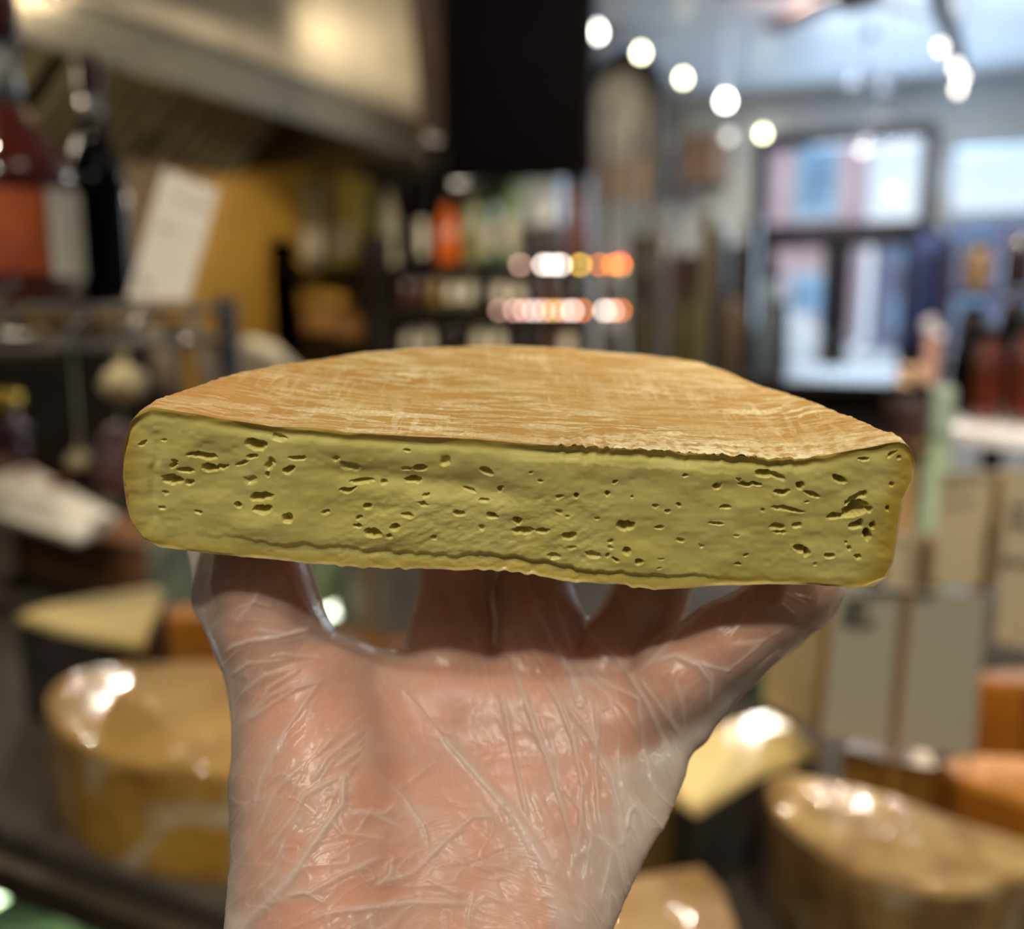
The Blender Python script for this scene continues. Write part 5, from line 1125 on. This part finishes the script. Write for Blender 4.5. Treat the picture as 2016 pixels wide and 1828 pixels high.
MB().box((0, -.01, -.32), (.44, .03, .26)).build('lower_panel', mat('tan_panel', (150, 128, 108), .5), mr)
for sx in (-.18, .18): MB().tube([(sx, 0, .38), (sx, 0, 3.2 - mr.location.z)], .006, 6).build('hanger', M_black, mr)
# coat by the door, cake stand, dark jars on the right
ct = empty('hanging_coat', onY(1832, 585, 6.2), 'dark blue coat hanging beside the right door leaf', 'coat'); h_ = .38; w_ = .115
prof = [(w_ * .35, h_), (w_ * .9, h_ * .93), (w_ * 1.1, h_ * .6), (w_ * .95, h_ * .1), (w_ * 1.05, -h_ * .6), (w_ * 1.1, -h_)]
MB().lathe(prof, 24, sx=1, sy=.6).build('cloth', mat('navy_cloth', (12, 26, 66), .8, var=.3, scale=6), ct, smooth=True); MB().lathe([(w_ * .3, h_ - .01), (w_ * .34, h_ + .03), (w_ * .2, h_ + .03)], 16).build('collar', mat('navy_cloth', (12, 26, 66)), ct)
cs = empty('coat_stand', (ct.location.x, 6.2, 0), 'slim black coat stand holding the blue coat', 'coat stand'); MB().tube([(0, .09, .0), (0, .09, 1.93)], .012, 8).tube([(0, .09, 1.90), (0, -.02, 1.93)], .008, 8).build('pole', M_black, cs); MB().lathe([(.16, 0), (.16, .02), (.02, .04)], 20, c=(0, .09, 0)).build('base', M_black, cs)
rd = empty('round_table', (.27, 2.25, 0), 'round white table at the right edge with dark bottles on it', 'table'); a = onY(1940, 840, 2.05)
TZ = a.z + .0
MB().lathe([(.30, TZ - .035), (.315, TZ - .03), (.315, TZ - .005), (.30, TZ)], 48).build('table_top', mat('white_enamel', (236, 228, 220), .25, var=.03, coat=.4), rd); 
for i in range(4):
    a_ = pi / 4 + i * pi / 2; MB().tube([(.2 * cos(a_), .2 * sin(a_), 0), (.2 * cos(a_), .2 * sin(a_), TZ - .035)], .015, 10).build('leg', mat('dark_red_leg', (60, 24, 16), .4), rd)
TZ += .001
for (px, Y, r, h, k, lab) in ((1905, 2.28, .042, .22, 'black_glass', 'black bottle on the white table, leftmost'), (1942, 2.16, .030, .20, None, 'amber brown bottle with dark neck on the white table'), (1985, 2.36, .046, .25, 'black_glass', 'black bottle on the white table, second from the edge'), (2020, 2.14, .036, .22, None, 'brown bottle on the white table cut by the frame')):
    x = onY(px, 780, Y).x; bottle('sauce_bottle', (x, Y, TZ), r, h, MATS[k] if k else mat('brown_amber_glass', (74, 26, 10), .12, coat=.8), M_cap, lab, 'bottle', sh=.62, neck=.5)
# shelf unit with jars behind the table
su = empty('jar_shelf', (.42, 2.95, 0), 'dark wooden jar shelf standing behind the white table', 'shelf')
for z in (1.15, 1.33, 1.50): MB().box((0, 0, z - .012), (.78, .22, .02)).build('board', mat('dark_wood', (40, 26, 22), .5, var=.2), su, bevel=.002)
for x in (-.40, .40): MB().box((x, 0, .81), (.022, .22, 1.62)).build('side_panel', MATS['dark_wood'], su)
for z, nme, h in ((1.15, 'lower', .13), (1.33, 'middle', .12), (1.50, 'top', .14)):
    for i in range(7):
        jar('spice_jar', (.42 - .33 + i * .1, 2.93, z), .038, h * (.9 + .2 * random.random()), mat('jar_cocoa', (44, 30, 30), .25, coat=.7) if (i + int(z * 10)) % 3 else mat('jar_tan', (140, 110, 76), .3, coat=.4), MATS['silver_lid'] if i % 2 else M_cap, 'small spice jar in the row on the %s board of the dark wooden shelf' % nme, 'jar', 'spice jars on the %s board' % nme)
# dark round tin with contents in front of the door, right of the cheese top
p = onY(1783, 870, 2.06)
tn = empty('wooden_tub', (p.x, 2.06, p.z), 'dark brown tub with tan goods on top, above the right cheese tip', 'tub'); hz = onY(1783, 765, 2.06).z - p.z
MB().lathe([(.036, 0), (.040, .01), (.043, hz * .6), (.043, hz)], 24).build('body', mat('dark_brown_tub', (58, 38, 34), .5, var=.4, scale=18), tn, smooth=True); MB().lathe([(.045, hz - .012), (.047, hz), (.044, hz + .006)], 24).build('rim', mat('black_plastic', (8, 7, 8)), tn)
st = empty('tub_stand', (p.x, 2.06, 0), 'tan wooden post stand under the dark brown tub', 'stand'); MB().lathe([(.10, 0), (.10, .02), (.03, .04), (.026, p.z - .02), (.05, p.z - .001)], 20).build('post', mat('tan_wood', (172, 134, 84), .5, var=.1), st)
for i in range(9):
    a_ = random.random() * 6.28; r_ = .028 * math.sqrt(random.random()); s_ = .012 + .006 * random.random()
    o = MB().lathe([(s_ * .3, -s_ * .7), (s_, 0), (s_ * .3, s_ * .7)], 12).build('dried_fruit', mat('tan_fruit', (184, 148, 112), .6, var=.3, scale=60), None, (p.x + r_ * cos(a_), 2.06 + r_ * sin(a_), p.z + hz + .012 + .014 * (i // 3)), smooth=True); tag(o, 'tan dried fruit piled on top of the dark brown tub', 'fruit', 'dried fruit pile')
fp = empty('flower_stems', onY(1832, 740, 2.75), 'pale pink upright stems left of the white table', 'flowers')
for i in range(8):
    x = -.02 + .035 * random.random(); z = .10 + .06 * random.random(); MB().tube([(x * .5, 0, -.08), (x, 0, z)], .004, 6).build('stem', mat('pink_stem', (210, 160, 140), .6), fp); 
    MB().lathe([(.002, -.016), (.013, -.004), (.012, .008), (.003, .016)], 10, c=(x, 0, z)).build('bloom', mat('pale_bloom', (216, 206, 206), .6, var=.1), fp)
vz = empty('vase', (fp.location.x, 2.75, 0), 'tall dark vase on a stand holding the pink stems', 'vase'); zt = fp.location.z - .02
MB().lathe([(.05, 0), (.05, .02), (.022, .06), (.022, zt - .12), (.03, zt - .08), (.026, zt)], 20).build('body', MATS['dark_brown_tub'], vz, smooth=True)
# ---- ceiling: bulbs, fan, gooseneck lamp, spot track
def bulb(px, py, D, r, est, label, cid, zc=3.2, group=None):
    p = at(px, py, D); e = empty('pendant_bulb', p, label, 'light bulb', group)
    MB().lathe([(r * .1, -r), (r * .7, -r * .75), (r, -r * .1), (r * .8, r * .6), (r * .4, r * 1.2), (r * .35, r * 1.5)], 20).build('bulb', mat('bulb_glow_%s' % cid, (255, 250, 230), .4, emit=((255, 250, 205) if cid == 'y' else (255, 250, 240)), est=est), e, smooth=True)
    MB().lathe([(r * .45, r * 1.4), (r * .45, r * 2.4), (r * .2, r * 2.6)], 14).build('socket', M_wf, e)
    MB().tube([(0, 0, r * 2.5), (0, 0, zc - p.z)], .003, 6).build('cord', M_wf, e)
for i, (px, py, D, c_) in enumerate(((1175, 65, 4.9, 'w'), (1262, 105, 5.5, 'y'), (1345, 155, 6.1, 'y'), (1428, 200, 5.4, 'w'), (1502, 264, 7.5, 'y'))):
    bulb(px, py, D, .023 if i not in (0, 3) else .028, 22, ('bare pendant bulb beside the black cabinet, first of the row', 'bare pendant bulb, second in the row from the black cabinet', 'bare pendant bulb, third in the row from the black cabinet', 'brightest bare pendant bulb, fourth in the row', 'bare pendant bulb nearest the door frame, end of the row')[i], c_)
bulb(1435, 270, 7.4, .03, 2.5, 'faint small bulb below the brightest pendant bulb', 'd')
bulb(1698, 290, 6.6, .035, 5, 'oval warm bulb in front of the door transom', 'e')
bulb(1758, 378, 7.2, .028, 2.5, 'small bulb in front of the transom, lower right', 'd')
tr = empty('light_track', at(1875, 60, 4.2), 'dark ceiling light track curving down with four spot bulbs, upper right', 'light track')
o0 = tr.location
MB().tube([at(1830, -60, 3.9) - o0, at(1856, 30, 4.1) - o0, at(1880, 90, 4.3) - o0, at(1890, 150, 4.5) - o0], .035, 8).build('rail', mat('grey_blue_metal', (70, 76, 92), .4), tr)
MB().tube([at(1880, 90, 4.3) - o0, Vector((at(1880, 90, 4.3).x, at(1880, 90, 4.3).y, 3.2)) - o0], .01, 8).build('hanger', M_wf, tr)
for px, py in ((1852, 93), (1882, 132), (1893, 152), (1886, 175)): MB().lathe([(.003, -.022), (.012, -.012), (.015, 0), (.012, .012), (.003, .022)], 14, c=tuple(at(px, py, 4.2) - o0)).build('bulb', mat('spot_glow', (255, 245, 230), .4, emit=(255, 244, 228), est=8), tr, smooth=True)
fn = empty('ceiling_fan', at(1690, -20, 4.6), 'brown wooden ceiling fan partly above the top edge', 'ceiling fan')
MB().lathe([(.02, -.10), (.10, -.08), (.12, 0), (.10, .06), (.03, .10)], 24).build('motor', mat('brown_motor', (90, 66, 54), .4), fn, smooth=True); MB().tube([(0, 0, .08), (0, 0, 3.2 - fn.location.z)], .015, 10).build('rod', MATS['brown_motor'], fn)
for i in range(5):
    a_ = radians(209 + 72 * i); R_ = Matrix.Rotation(a_, 3, 'Z') @ Matrix.Rotation(radians(12), 3, 'X')
    MB().box(R_ @ Vector((.42, 0, 0)), (.60, .13, .008), R_).build('blade', mat('fan_wood', (112, 80, 66), .45, var=.15, scale=8), fn, bevel=.002)
gl = empty('gooseneck_lamp', at(1745, 245, 5.4), 'small dark gooseneck lamp hanging above the door transom', 'lamp'); 
MB().tube([(-.10, 0, -.06), (-.08, 0, .02), (-.02, 0, .07), (.05, 0, .06), (.08, 0, .02)], .012, 8).tube([(-.02, 0, .07), (-.02, 0, 3.2 - gl.location.z)], .004, 6).build('arm', M_frame, gl); MB().lathe([(.07, -.12), (.05, -.08), (.02, -.05)], 20, c=(-.10, 0, 0)).build('shade', M_frame, gl)
for px, py, lab in ((1712, 66, 'upper small dark pendant shade on the pale ceiling'), (1679, 156, 'left small dark pendant shade above the door'), (1740, 165, 'right small dark pendant shade above the door')):
    p = at(px, py, 5.6); e = empty('pendant_lamp', p, lab, 'lamp'); MB().lathe([(.045, -.03), (.03, .0), (.012, .04)], 18).build('shade', MATS['grey_blue_metal'], e); MB().tube([(0, 0, .035), (0, 0, 3.2 - p.z)], .003, 6).build('cord', MATS['grey_blue_metal'], e)
for m_ in bpy.data.meshes: m_.validate(clean_customdata=False)
